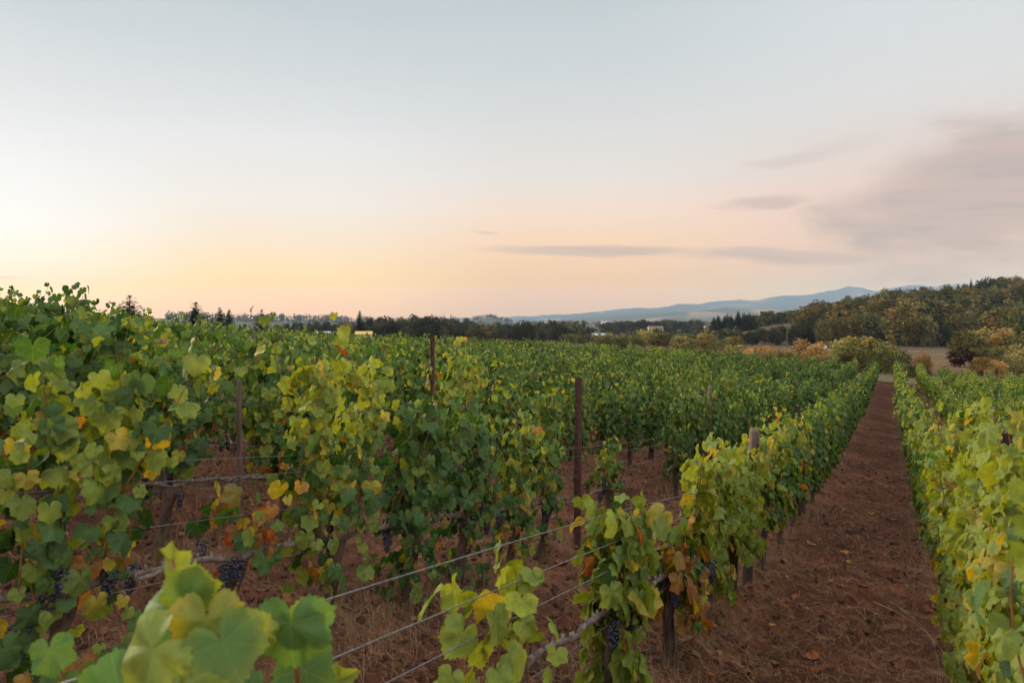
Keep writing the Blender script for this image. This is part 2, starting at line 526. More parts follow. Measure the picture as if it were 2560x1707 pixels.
# ------------------------------------------------------------------ ground sheet (polar grid, one sheet to the horizon)
def build_ground():
    th = np.concatenate([np.linspace(-PI, -0.86, 50, endpoint=False), np.linspace(-0.86, 0.86, 760), np.linspace(0.86, PI, 50)[1:]])
    rr_ = np.concatenate([np.exp(np.arange(math.log(0.9), math.log(40), 0.0085)), np.exp(np.linspace(math.log(40), math.log(15000), 260))])
    R, T = np.meshgrid(rr_, th, indexing='ij')
    x, y = R * np.sin(T), R * np.cos(T)
    z = GH(x.ravel(), y.ravel()).reshape(x.shape)
    nr, nt = x.shape
    V = np.stack([x, y, z], -1).reshape(-1, 3)
    i, j = np.meshgrid(np.arange(nr - 1), np.arange(nt - 1), indexing='ij')
    a = (i * nt + j).ravel()
    F = np.stack([a, a + nt, a + nt + 1, a + 1], -1)[:, ::-1]
    V = np.vstack([V, [[0, 0, float(G(0, 0))]]])
    c = len(V) - 1
    jj = np.arange(nt - 1)
    F3 = np.stack([np.full(nt - 1, c), jj, jj + 1], -1)[:, ::-1]
    loops = np.concatenate([F.ravel(), F3.ravel()])
    sizes = np.concatenate([np.full(len(F), 4), np.full(len(F3), 3)])
    X_, Y_ = V[:, 0], V[:, 1]
    u, v = uv(X_, Y_)
    f = in_field(X_, Y_)[:, None]
    n = fbm(X_ / 1.7, Y_ / 1.7, 4, 3)[:, None]
    nb = fbm(X_ / 14, Y_ / 14, 4, 13)[:, None]
    d = rows_dist(u)[:, None]
    dirt = np.array([[0.088, 0.032, 0.0175]]) * (0.72 + 0.6 * n)
    straw = np.array([[0.135, 0.060, 0.033]]) * (0.7 + 0.6 * n)
    k = np.round((u + 1.3) / 1.85)[:, None]
    # straw lies under the rows and in the alleys left of the bare track
    sw = np.clip(np.exp(-(d / 0.3) ** 2) * 0.75 + np.where(u[:, None] < -1.3, 0.55, 0.12) * sst(n, 0.4, 0.65), 0, 0.9)
    soil = (dirt * (1 - sw) + straw * sw) * (0.55 + 0.9 * fbm(X_ / 0.45, Y_ / 0.45, 3, 23)[:, None])
    grass = np.array([[0.125, 0.055, 0.028]]) * (0.6 + 0.8 * nb)
    green = np.array([[0.075, 0.078, 0.036]])
    r = np.sqrt(X_ ** 2 + Y_ ** 2)[:, None]
    gm = sst(nb, 0.45, 0.62) * 0.75
    near_green = (1 - sst(r, 95, 130))
    gm = np.maximum(gm * 0.7, near_green * 0.8)
    out = grass * (1 - gm) + green * gm
    # far valley: patchwork of stubble, pasture and woods
    pf = fbm(X_ / 330 + 3.3, Y_ / 520, 4, 33)[:, None]
    far = np.where(pf > 0.60, np.array([[0.19, 0.115, 0.062]]), np.where(pf > 0.54, np.array([[0.075, 0.075, 0.038]]), np.array([[0.035, 0.045, 0.022]])))
    far = np.where((X_ < 0)[:, None], np.array([[0.035, 0.042, 0.026]]), far)
    ff = sst(r, 500, 800)
    out = out * (1 - ff) + far * ff
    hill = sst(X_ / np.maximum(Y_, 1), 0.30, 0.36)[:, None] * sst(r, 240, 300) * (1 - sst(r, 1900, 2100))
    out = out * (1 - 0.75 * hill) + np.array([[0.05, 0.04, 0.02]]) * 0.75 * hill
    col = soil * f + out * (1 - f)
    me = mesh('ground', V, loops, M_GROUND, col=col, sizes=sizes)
    ob('ground', me, kind='structure')


build_ground()


# ------------------------------------------------------------------ far mountains
def build_mountains():
    tt = np.linspace(-0.12, 1.15, 640)
    prof_x = np.array([900, 1110, 1230, 1350, 1450, 1500, 1550, 1600, 1640, 1700, 1750, 1800, 1850, 1900, 1925, 1950, 1980, 2010, 2050, 2080, 2110, 2150, 2200, 2352, 2600, 3000])
    prof_y = np.array([734, 731, 726, 718, 708.5, 707, 702, 700, 692, 690, 688, 679, 678, 669, 665, 657, 661, 668, 662, 656, 656, 660, 655, 650, 640, 650])
    t_img = tt
    xi = 1176 + 1568 * t_img
    top = (733 - np.interp(xi, prof_x, prof_y)) / 1568
    yy = np.linspace(8200, 12800, 70)
    T, Yd = np.meshgrid(tt, yy, indexing='ij')
    s = (Yd - 8200) / (12000 - 8200)
    crest = np.interp(T.ravel(), tt, top).reshape(T.shape) * 12000
    Xd = T * Yd
    prof = np.where(s < 1, sst(s, -0.05, 1.0) ** 0.9, 1 - (s - 1) * 1.2)
    spur = fbm(Xd / 1500, Yd / 2200, 5, 91, 0.55)
    base = -55
    crest = crest + ((fbm(T * 28, T * 0 + 3, 4, 83) - 0.5) * 46 + (fbm(T * 160, T * 0 + 9, 3, 84) - 0.5) * 14)
    z = base + (crest - base) * prof * (1 + (spur - 0.5) * 1.0 * (1 - np.clip(s, 0, 1)) ) + (fbm(Xd / 120, Yd / 120, 3, 95) - 0.5) * 16
    nT, nY = T.shape
    V = np.stack([Xd, Yd, z], -1).reshape(-1, 3)
    i, j = np.meshgrid(np.arange(nT - 1), np.arange(nY - 1), indexing='ij')
    a = (i * nY + j).ravel()
    F = np.stack([a, a + nY, a + nY + 1, a + 1], -1)
    pn = fbm(V[:, 0] / 500, V[:, 1] / 500, 4, 77)[:, None]
    col = np.where(pn > 0.66, np.array([[0.16, 0.10, 0.06]]), np.array([[0.022, 0.032, 0.022]]) * (0.5 + pn))
    me = mesh('mountains', V, F, None, col=col)
    m, t = newmat('forested_slopes')
    c = t.n('ShaderNodeAttribute', {'attribute_name': 'Col'}).outputs['Color']
    bs = t.n('ShaderNodeBsdfDiffuse', Color=c)
    t.n('ShaderNodeOutputMaterial', i0=bs.outputs[0])
    me.materials.append(m)
    ob('mountains', me, kind='structure')


build_mountains()

# ------------------------------------------------------------------ leaves
_h = [(0, 1.0), (7, 0.90), (12, 0.94), (18, 0.84), (24, 0.86), (31, 0.77), (38, 0.86), (45, 0.86), (54, 0.97), (61, 0.87), (67, 0.88), (74, 0.78), (81, 0.75), (90, 0.85),
      (97, 0.81), (107, 0.89), (115, 0.79), (124, 0.80), (134, 0.70), (146, 0.66), (158, 0.52), (170, 0.30)]
_m = [(0, 1.0), (16, 0.84), (30, 0.78), (55, 0.95), (80, 0.76), (107, 0.87), (132, 0.72), (154, 0.56), (170, 0.30)]
_l = [(0, 1.0), (55, 0.92), (110, 0.82), (160, 0.5)]


def toothed(tab, n=33):
    d = np.linspace(0, 170, n)
    r = np.interp(d, [q[0] for q in tab], [q[1] for q in tab])
    r = r * (1 + np.where(np.arange(n) % 2 == 0, 0.035, -0.035) * (d > 2))
    return list(zip(d, r))


def outline(tab):
    a = [(-d, r) for d, r in tab[1:]][::-1] + tab
    return np.array([(math.sin(math.radians(d)) * r, math.cos(math.radians(d)) * r) for d, r in a])


OUT = {'hi': outline(_h), 'mid': outline(_m), 'lo': outline(_l), 'near': outline(toothed(_h))}


def leaf_mesh_arrays(P, T, N, S, cc, cr, lod, rng):
    n = len(P)
    o = OUT[lod]
    k = len(o)
    T = T / np.linalg.norm(T, axis=1, keepdims=True)
    N = N - (N * T).sum(1, keepdims=True) * T
    N = N / np.linalg.norm(N, axis=1, keepdims=True)
    Xa = np.cross(T, N)
    if lod in ('hi', 'near'):
        loc = np.vstack([[0, 0], o * 0.52, o])
        F = [(0, 1 + i, 2 + i) for i in range(k - 1)]
        for i in range(k - 1):
            F += [(1 + i, 1 + k + i, 2 + k + i), (1 + i, 2 + k + i, 2 + i)]
    else:
        loc = np.vstack([[0, 0], o])
        F = [(0, 1 + i, 2 + i) for i in range(k - 1)]
    F = np.array(F)
    x, y = loc[:, 0], loc[:, 1]
    rr_ = np.sqrt(x * x + y * y)
    th = np.arctan2(x, y)
    kk = rng.uniform(0.0, 0.65, (n, 1))
    fo = rng.uniform(-0.25, 0.7, (n, 1))
    wv = rng.uniform(0.03, 0.16, (n, 1))
    ph = rng.uniform(0, 6.28, (n, 1))
    asp = rng.uniform(0.82, 1.12, (n, 1))
    z = -kk * rr_[None] ** 2 + fo * np.abs(x)[None] + wv * np.sin(5 * th[None] + ph) * rr_[None]
    W = P[:, None] + S[:, None, None] * (x[None, :, None] * asp[..., None] * Xa[:, None] + y[None, :, None] * T[:, None] + z[..., None] * N[:, None])
    m = len(loc)
    V = W.reshape(-1, 3)
    Fa = (F[None] + (np.arange(n) * m)[:, None, None]).reshape(-1, 3)
    tcol = np.clip(rr_ ** 1.6, 0, 1)[None, :, None]
    col = cc[:, None] * (1 - tcol) + cr[:, None] * tcol
    luv = np.broadcast_to(loc[None], (n, m, 2)).reshape(-1, 2)
    return V, Fa, col.reshape(-1, 3), luv


DEEP, MIDG, YG, YEL, ORA, RED, BRZ = [np.array(c) for c in
    ((0.008, 0.036, 0.016), (0.056, 0.130, 0.025), (0.23, 0.262, 0.030), (0.48, 0.32, 0.03), (0.50, 0.16, 0.03), (0.32, 0.025, 0.02), (0.17, 0.075, 0.025))]

# mood: chance of yellow-green, yellow, autumn (orange/red); strength of the low-zone turn of colour; overall lightness
MOOD = {
    'green': (0.19, 0.015, 0.008, 0.25, 0.40, 'dense green'),
    'deep': (0.10, 0.004, 0.004, 0.10, 0.10, 'dark green'),
    'mixed': (0.34, 0.05, 0.02, 0.8, 0.5, 'green and yellowing'),
    'light': (0.62, 0.06, 0.015, 0.4, 0.9, 'light green'),
    'yellow': (0.9, 0.15, 0.03, 0.6, 1.0, 'yellow green'),
    'lime': (1.0, 0.10, 0.01, 0.3, 1.0, 'bright yellow green'),
    'autumn': (0.30, 0.35, 0.45, 0.9, 0.7, 'orange and yellow'),
}


def leaf_colours(n, zrel, mood, rng, far=False):
    pyg, py, pa, low, lite, _ = MOOD[mood]
    if far:
        pyg, py, pa, low = pyg * 0.8, py * 0.3, pa * 0.4, low * 0.6
    t = rng.uniform(0, 1, (n, 1)) * 0.65 + lite * 0.35
    c = DEEP * (1 - t) + MIDG * t
    c = c * rng.uniform(0.62, 1.35, (n, 1))
    q = rng.uniform(0, 1, n)
    lowz = np.clip(1 - zrel * 1.8, 0, 1) * low
    p1 = pyg + lowz * 0.25 + (0.12 * np.clip(zrel - 0.72, 0, 1) * 3 if far else 0)
    p2 = py + lowz * 0.16
    p3 = pa + lowz * 0.13
    cr = c.copy()
    s = rng.uniform(0.7 if mood == 'lime' else 0.3, 1.0, (n, 1))
    m = q < p1
    c[m] = (c * (1 - s * 0.8) + YG * s * 0.8)[m]
    cr[m] = (cr * (1 - s) + YG * 1.1 * s)[m]
    q = rng.uniform(0, 1, n)
    m = q < p2
    c[m] = (YG * 0.55 + YEL * 0.45)[None].repeat(m.sum(), 0) * rng.uniform(0.6, 1.1, (m.sum(), 1))
    cr[m] = YEL * rng.uniform(0.7, 1.1, (m.sum(), 1))
    q = rng.uniform(0, 1, n)
    m = q < p3
    k = m.sum()
    a = rng.uniform(0, 1, (k, 1))
    b = rng.uniform(0, 1, (k, 1)) > 0.6
    cr[m] = np.where(b, RED, ORA * a + BRZ * (1 - a))
    c[m] = (cr[m] * 0.5 + (YEL * a + MIDG * (1 - a)) * 0.5) * rng.uniform(0.6, 1.1, (k, 1))
    return c, cr


def rnd(rng, n, s=1.0):
    return rng.normal(0, s, (n, 3))


def vine_parts(seed, width=1.4, top=1.7, bot=0.45, dens=1.0, mood='green', lod='mid', leafS=0.069, depth=0.2, cordon=0.6, lean=0.0, moodtop=None, shoots=None, sprawl=0.0):
    """foliage arrays + shoot polylines in the vine's own frame: x along the row, z up from the soil"""
    rng = np.random.RandomState(seed)
    ns = shoots if shoots is not None else max(2, int(round(7.5 * width * min(dens, 1.3))))
    P, T, N, S, lines = [], [], [], [], []
    for s in range(ns):
        x0 = (s + rng.uniform(0.1, 0.9)) / ns * width - width / 2
        h = max(cordon + 0.15, top * rng.uniform(0.76, 1.08))
        n = max(3, int((h - cordon) / ((0.056 if lod != 'lo' else 0.072) / max(dens, 0.6) ** 0.3)))
        px, py, pz = x0 * 0.8, rng.normal(0, 0.04), cordon
        dx, dy = rng.normal(0, 0.12) + x0 * 0.12, rng.normal(0, 0.07)
        line = [(px, py, pz)]
        sd_ = 1 if rng.rand() < 0.5 else -1
        for i in range(n):
            f = i / n
            step = (h - cordon) / n
            dx += rng.normal(0, 0.045) + lean * 0.02
            dy += rng.normal(0, 0.05) - py * 0.12
            px += dx * step * 1.5
            py += dy * step * 1.5
            pz += step * (1 - 0.3 * max(0, f - 0.8) * rng.rand())
            line.append((px, py, pz))
            sd_ = -sd_
            sy = sd_ if rng.rand() < 0.8 else -sd_
            a = rng.normal(0, 0.8)
            d = np.array([math.sin(a), sy * math.cos(a), 0.0])
            pet = rng.uniform(0.05, 0.13) * (1 - 0.35 * f)
            p = np.array([px, py, pz]) + d * pet + np.array([0, 0, rng.uniform(-0.01, 0.05)])
            P.append(p)
            N.append(d * 0.9 + np.array([0, 0, 0.5]) + rng.normal(0, 0.34, 3))
            T.append(np.array([0, 0, -0.9]) + d * 0.45 + rng.normal(0, 0.35, 3))
            S.append(leafS * rng.uniform(0.55, 1.2) * (1 - 0.45 * max(0, f - 0.72) / 0.28 * rng.rand()))
        lines.append(line)
    # laterals filling the wall and the fringe hanging below the cordon
    m = int((200 if lod != 'lo' else 120) * width * dens) if shoots is None else int(20 * ns * dens)
    z = rng.uniform(bot, top * 0.93, m)
    zz = np.clip((z - bot) / (top - bot), 0, 1)
    sy = rng.choice([-1, 1], m)
    x = rng.uniform(-width / 2, width / 2, m)
    if shoots is not None:
        k = rng.randint(0, ns, m)
        x = np.array([lines[a][min(len(lines[a]) - 1, int(b * len(lines[a])))][0] for a, b in zip(k, zz)]) + rng.normal(0, 0.07, m)
    x = x * (0.5 + 0.5 * np.clip(zz * 1.8, 0, 1)) + rng.normal(0, 0.03, m)
    yv = sy * depth * rng.uniform(0.25, 1.0, m) * (1.1 - 0.45 * zz)
    P2 = np.stack([x, yv, z], -1)
    N2 = np.stack([rng.normal(0, 0.4, m), sy * 0.95, rng.uniform(0.1, 0.9, m)], -1) + rng.normal(0, 0.22, (m, 3))
    T2 = np.stack([rng.normal(0, 0.4, m), sy * rng.uniform(0.1, 0.6, m), -np.ones(m)], -1) + rng.normal(0, 0.2, (m, 3))
    S2 = leafS * rng.uniform(0.5, 1.2, m)
    P = np.vstack([np.array(P), P2])
    N = np.vstack([np.array(N), N2])
    T = np.vstack([np.array(T), T2])
    S = np.concatenate([np.array(S), S2])
    zrel = np.clip((P[:, 2] - bot) / (top - bot), 0, 1)
    if P.shape[0] == 0:
        return None
    cc, cr = leaf_colours(len(P), zrel, mood, rng, lod in ('mid', 'lo'))
    if moodtop:
        c2, r2 = leaf_colours(len(P), zrel, moodtop, rng)
        m = zrel > 0.6
        cc[m], cr[m] = c2[m], r2[m]
    out = leaf_mesh_arrays(P, T, N, S, cc, cr, lod, rng)
    return out, lines


def petioles(P0, P1, r=0.0016):
    pass


def build_vine_meshes(seed, **kw):
    out, lines = vine_parts(seed, **kw)
    V, F, col, luv = out
    fol = mesh('foliage', V, F, M_LEAF, col=col, luv=luv)
    mb = MB()
    for ln in lines:
        pts = ln[::2] if len(ln) > 6 else ln
        r = np.linspace(0.0055, 0.002, len(pts))
        mb.tube(pts, list(r), 4, caps=False)
    sh = mb.mesh('shoots', M_SHOOT)
    return fol, sh


def trunk_mesh(seed, cordon=0.6, arm=0.62):
    random.seed(seed)
    mb = MB()
    pts, rad = [], []
    x, y = random.uniform(-0.04, 0.04), random.uniform(-0.03, 0.03)
    n = 9
    for i in range(n):
        f = i / (n - 1)
        pts.append((x, y, -0.12 + (cordon + 0.10) * f))
        x += random.uniform(-0.022, 0.022) + 0.008
        y += random.uniform(-0.015, 0.015)
        rad.append(0.036 + 0.02 * (1 - f) ** 3 + random.uniform(-0.004, 0.007) + (0.014 if i >= n - 2 else 0))
    mb.tube(pts, rad, 9, 0.13)
    trunk = mb.mesh('trunk', M_TRUNK)
    hx, hy, hz = pts[-1]
    mc = MB()
    for s in (-1, 1):
        p, r = [(hx, hy, hz - 0.02)], [0.024]
        for i in range(1, 8):
            f = i / 7
            p.append((hx + s * arm * f, hy * (1 - f) + random.uniform(-0.008, 0.008), hz + 0.03 * math.sin(f * 3) + random.uniform(-0.008, 0.008)))
            r.append(0.017 - 0.008 * f + random.uniform(-0.001, 0.003))
        mc.tube(p, r, 7, 0.15)
        for i in range(2, 8):
            q = p[i]
            mc.tube([q, (q[0] + random.uniform(-0.01, 0.01), q[1], q[2] + 0.035)], [0.011, 0.007], 5)
    return trunk, mc.mesh('cordon', M_CORDON)


def ico():
    t = (1 + 5 ** 0.5) / 2
    v = np.array([(-1, t, 0), (1, t, 0), (-1, -t, 0), (1, -t, 0), (0, -1, t), (0, 1, t), (0, -1, -t), (0, 1, -t), (t, 0, -1), (t, 0, 1), (-t, 0, -1), (-t, 0, 1)], float)
    f = [(0, 11, 5), (0, 5, 1), (0, 1, 7), (0, 7, 10), (0, 10, 11), (1, 5, 9), (5, 11, 4), (11, 10, 2), (10, 7, 6), (7, 1, 8), (3, 9, 4), (3, 4, 2), (3, 2, 6), (3, 6, 8), (3, 8, 9), (4, 9, 5), (2, 4, 11), (6, 2, 10), (8, 6, 7), (9, 8, 1)]
    v /= np.linalg.norm(v, axis=1, keepdims=True)
    V = [tuple(p) for p in v]
    cache, F = {}, []

    def mid(a, b):
        k = (min(a, b), max(a, b))
        if k not in cache:
            q = (np.array(V[a]) + np.array(V[b])) / 2
            V.append(tuple(q / np.linalg.norm(q)))
            cache[k] = len(V) - 1
        return cache[k]
    for a, b, c in f:
        ab, bc, ca = mid(a, b), mid(b, c), mid(c, a)
        F += [(a, ab, ca), (b, bc, ab), (c, ca, bc), (ab, bc, ca)]
    return np.array(V), np.array(F)


ICO_V, ICO_F = ico()


def grape_mesh(seed):
    rng = np.random.RandomState(seed)
    L = rng.uniform(0.11, 0.16)
    Vs, Fs, k = [], [], 0
    for i in range(72):
        f = rng.uniform(0, 1) ** 0.8
        a = rng.uniform(0, 2 * PI)
        r = 0.036 * (1 - f) ** 0.6 * (0.6 + 0.4 * rng.rand()) + 0.004
        c = np.array([math.cos(a) * r, math.sin(a) * r, -0.02 - L * f])
        s = rng.uniform(0.0072, 0.0092)
        Vs.append(ICO_V * s + c)
        Fs.append(ICO_F + k)
        k += len(ICO_V)
    me = mesh('grape_cluster', np.vstack(Vs), np.vstack(Fs), M_GRAPE)
    return me


GRAPES = [grape_mesh(s) for s in range(5)]
TRUNKS = [trunk_mesh(100 + s) for s in range(6)]

# shared canopy variants
VAR = {}


def variants(mood, lod, n, **kw):
    key = (mood, lod)
    if key not in VAR:
        VAR[key] = [build_vine_meshes(hash((mood, lod, i)) % 99991 if False else (sum(map(ord, mood + lod)) * 31 + i * 7) % 99991, mood=mood, lod=lod, **kw) for i in range(n)]
    return VAR[key]


ROW_NAME = {0: 'the row left of the dirt track', 1: 'the row right of dirt track'}
ORD = ['first', 'second', 'third', 'fourth', 'fifth', 'sixth', 'seventh', 'eighth', 'ninth', 'tenth', 'eleventh', 'twelfth', 'thirteenth', 'fourteenth',
       'fifteenth', 'sixteenth', 'seventeenth', 'eighteenth', 'nineteenth']
TENS = {2: 'twent', 3: 'thirt', 4: 'fort', 5: 'fift', 6: 'sixt', 7: 'sevent', 8: 'eight', 9: 'ninet'}


def ordinal(n):
    if n <= 19:
        return ORD[n - 1]
    a, b = divmod(n, 10)
    return TENS[a] + 'ieth' if b == 0 else TENS[a] + 'y-' + ORD[b - 1]


def row_phrase(k):
    if k <= 0:
        return ordinal(1 - k) + ' row left of dirt track'
    return ordinal(k) + ' row right of dirt track'


def row_u(k):
    return -1.3 + 1.85 * k


ROWANG = math.atan2(DV[1], DV[0])


def place_vine(k, v, kw=None, mood='green', lod='mid', seed=0, grapes=0, order=1, meshes=None, desc=None, gz=None):
    rng = random.Random(seed)
    u = row_u(k)
    x, y = xy(u, v)
    z = float(G(x, y)) + 0.04
    if meshes is None:
        meshes = build_vine_meshes(seed, mood=mood, lod=lod, **(kw or {}))
    md = desc or MOOD[mood][5]
    root = ob('grapevine', None, loc=(x, y, z), rz=ROWANG + (PI if rng.random() < 0.5 and kw is None else 0),
              label=f'{md} grapevine, {ordinal(order)} from the near end, {row_phrase(k)}', category='grapevine', group='grapevines trained along the rows')
    root.scale = (1, 1, 1)
    # follow the slope of the row so that the cordon lies along its wire
    x2, y2 = xy(u, v + 0.6)
    x1, y1 = xy(u, v - 0.6)
    sl = math.atan2(float(G(x2, y2) - G(x1, y1)), 1.2)
    flip = abs(root.rotation_euler.z - ROWANG) > 1
    root.rotation_mode = 'XYZ'
    root.rotation_euler = (0, -sl if not flip else sl, root.rotation_euler.z)
    tr = TRUNKS[rng.randrange(len(TRUNKS))]
    ob('trunk', tr[0], root)
    ob('cordon', tr[1], root)
    ob('shoots', meshes[1], root)
    ob('foliage', meshes[0], root)
    w_ = (kw or {}).get('width', 1.35)
    for g in range(grapes):
        o = ob('grape_cluster', GRAPES[rng.randrange(len(GRAPES))], root,
               loc=(rng.uniform(-0.5, 0.5) * w_, rng.choice([-1, 1]) * rng.uniform(0.03, 0.13), rng.uniform(0.56, 0.76)), rz=rng.uniform(0, 6))
        s = rng.uniform(0.85, 1.2)
        o.scale = (s, s, s)
    return root


# -------- vine positions: (row k, v, settings); near ones are written out one by one
custom = {
    0: [(2.2, dict(width=0.6, top=1.12, bot=0.25, shoots=4, dens=0.4, leafS=0.092, cordon=0.55), 'lime', 2, 'sparse light green'),
        (3.42, dict(width=0.28, top=1.2, bot=0.06, shoots=5, dens=1.8, leafS=0.088, depth=0.17, moodtop='yellow'), 'lime', 6, 'narrow yellow topped'),
        (4.55, dict(width=0.55, top=0.92, bot=0.3, shoots=6, dens=1.0, leafS=0.09), 'autumn', 9, 'low orange red'),
        (5.55, dict(width=0.9, top=1.45, bot=0.3, dens=1.5, leafS=0.080), 'lime', 5, 'bright yellow green'),
        (6.7, dict(width=1.25, top=1.5, bot=0.4, dens=1.3, leafS=0.078), 'lime', 4, 'gold flecked'),
        (8.3, dict(width=1.5, top=1.62, bot=0.5, dens=1.0, leafS=0.078, moodtop='yellow'), 'mixed', 3, 'yellow topped'),
        (9.75, dict(width=1.5, top=1.66, bot=0.45, dens=1.15), 'mixed', 2, None),
        (11.2, dict(width=1.5, top=1.75, bot=0.45, dens=1.15, moodtop='yellow'), 'autumn', 2, None),
        (12.6, dict(width=1.5, top=1.72, bot=0.45, dens=1.2), 'green', 2, None)],
    1: [(2.6, dict(width=1.3, top=1.55, bot=0.2, dens=1.2, leafS=0.071), 'light', 3, None),
        (3.9, dict(width=1.4, top=1.85, bot=0.2, dens=1.6, leafS=0.071), 'lime', 4, None),
        (5.3, dict(width=1.5, top=1.95, bot=0.2, dens=1.6, leafS=0.071), 'lime', 4, None),
        (6.7, dict(width=1.5, top=1.95, bot=0.22, dens=1.5, leafS=0.071), 'yellow', 3, None),
        (8.1, dict(width=1.5, top=1.75, bot=0.5, dens=1.2), 'light', 2, None),
        (9.5, dict(width=1.5, top=1.62, bot=0.5, dens=1.2), 'light', 2, None),
        (10.9, dict(width=1.5, top=1.6, bot=0.5, dens=1.2), 'light', 2, None)],
    -1: [(0.5, dict(width=0.9, top=1.4, bot=0.1, dens=0.9, leafS=0.073), 'mixed', 3, None),
         (1.6, dict(width=0.72, top=1.66, bot=0.04, dens=1.15, leafS=0.07, moodtop='light'), 'mixed', 6, 'light topped'),
         (2.5, dict(width=0.45, top=1.05, bot=0.1, dens=0.9, leafS=0.073, shoots=3), 'autumn', 3, 'low orange tinted'),
         (3.18, dict(width=0.72, top=1.86, bot=0.3, dens=1.4, leafS=0.068, moodtop='lime'), 'mixed', 5, 'tall yellow topped'),
         (4.02, dict(width=0.68, top=1.62, bot=0.08, dens=1.7, leafS=0.068), 'green', 4, None),
         (4.82, dict(width=0.6, top=1.55, bot=0.05, dens=1.7, leafS=0.068), 'green', 4, None),
         (5.62, dict(width=0.5, top=1.5, bot=0.2, dens=1.5, leafS=0.068), 'light', 2, None),
         (6.22, dict(width=0.42, top=1.35, bot=0.25, dens=1.4, leafS=0.073), 'mixed', 2, None),
         (8.1, dict(width=0.5, top=1.25, bot=0.5, dens=0.9, shoots=4), 'mixed', 4, 'thin small'),
         (11.4, dict(width=0.9, top=1.95, bot=0.4, dens=1.4), 'green', 2, None),
         (12.7, dict(width=1.2, top=1.85, bot=0.4, dens=1.4), 'green', 2, None)],
    -2: [(0.2, dict(width=1.2, top=1.7, bot=0.4, dens=1.4), 'green', 2, None),
         (1.5, dict(width=1.1, top=1.85, bot=0.4, dens=1.4), 'deep', 2, None),
         (2.45, dict(width=0.5, top=1.9, bot=0.7, dens=1.6, shoots=6), 'green', 1, 'tallest dark'),
         (3.25, dict(width=0.6, top=1.7, bot=0.75, dens=1.1), 'green', 4, None),
         (4.45, dict(width=0.75, top=1.95, bot=0.55, dens=1.3), 'mixed', 5, None),
         (5.35, dict(width=0.6, top=1.85, bot=0.5, dens=1.2), 'mixed', 4, None),
         (7.4, dict(width=0.7, top=2.25, bot=0.35, dens=1.5, moodtop='yellow'), 'mixed', 3, 'tall yellow edged'),
         (8.75, dict(width=0.95, top=1.75, bot=0.35, dens=1.3), 'mixed', 3, None),
         (9.95, dict(width=1.0, top=1.75, bot=0.3, dens=1.4), 'light', 2, None),
         (11.3, dict(width=1.0, top=1.7, bot=0.4, dens=1.3), 'mixed', 2, None),
         (12.9, dict(width=1.1, top=1.7, bot=0.4, dens=1.3), 'green', 2, None)],
}


def visible(x, y, z, mx=0.80):
    return y > 0.5 and abs(x / y) < mx + 1.0 / y


slots = []      # (Y, k, v, custom or None)
for k in range(-24, 13):
    vs = []
    if k in custom:
        vs = [(v, (kw, mood, g, d)) for v, kw, mood, g, d in custom[k]]
        v0 = custom[k][-1][0] + 1.4
    else:
        v0 = -12 + (k % 3) * 0.4
    v = v0
    while v < 110:
        vs.append((v + random.uniform(-0.12, 0.12), None))
        v += 1.4
    for v, c in vs:
        x, y = xy(row_u(k), v)
        u = row_u(k)
        yend = min(max(69.5 - 0.45 * (u + 1.3), 62.5), 72)
        if y > yend or not visible(x, y, 0) or y < 0.9:
            continue
        if c is None and k > 1 and y < 12:
            pass
        if c is None and random.random() < 0.03:
            continue
        slots.append((y, k, v, c))
slots.sort(key=lambda s: s[0])
NEAR_N = 292
near, farv = slots[:NEAR_N], slots[NEAR_N:]
counts = {}
near.sort(key=lambda s: (s[1], s[2]))
for i, (y, k, v, c) in enumerate(near):
    counts[k] = counts.get(k, 0) + 1
    if c is not None:
        kw, mood, g, d = c
        place_vine(k, v, kw=dict(kw), mood=mood, lod='near' if y < 4.2 else 'hi' if y < 9 else 'mid', seed=1000 + i, grapes=g, order=counts[k], desc=d)
        continue
    rr0 = random.random()
    if k <= -1:
        mood = 'green' if rr0 < 0.5 else 'deep' if rr0 < 0.68 else 'mixed' if rr0 < 0.9 else 'light'
    elif k == 0:
        mood = 'green' if rr0 < 0.8 else 'light'
    else:
        mood = 'light' if rr0 < 0.6 else 'green' if rr0 < 0.85 else 'yellow'
    lod = 'hi' if y < 8 else 'mid'
    vs_ = variants(mood, lod, 4 if lod == 'hi' else 5, width=1.3, top=1.8, bot=0.36, dens=1.35)
    p_ = place_vine(k, v, mood=mood, seed=3000 + i, grapes=2 if y < 14 else 0, order=counts[k], meshes=vs_[random.randrange(len(vs_))])
    p_.scale = (random.uniform(0.85, 1.08), 1.0, random.uniform(0.9, 1.16))


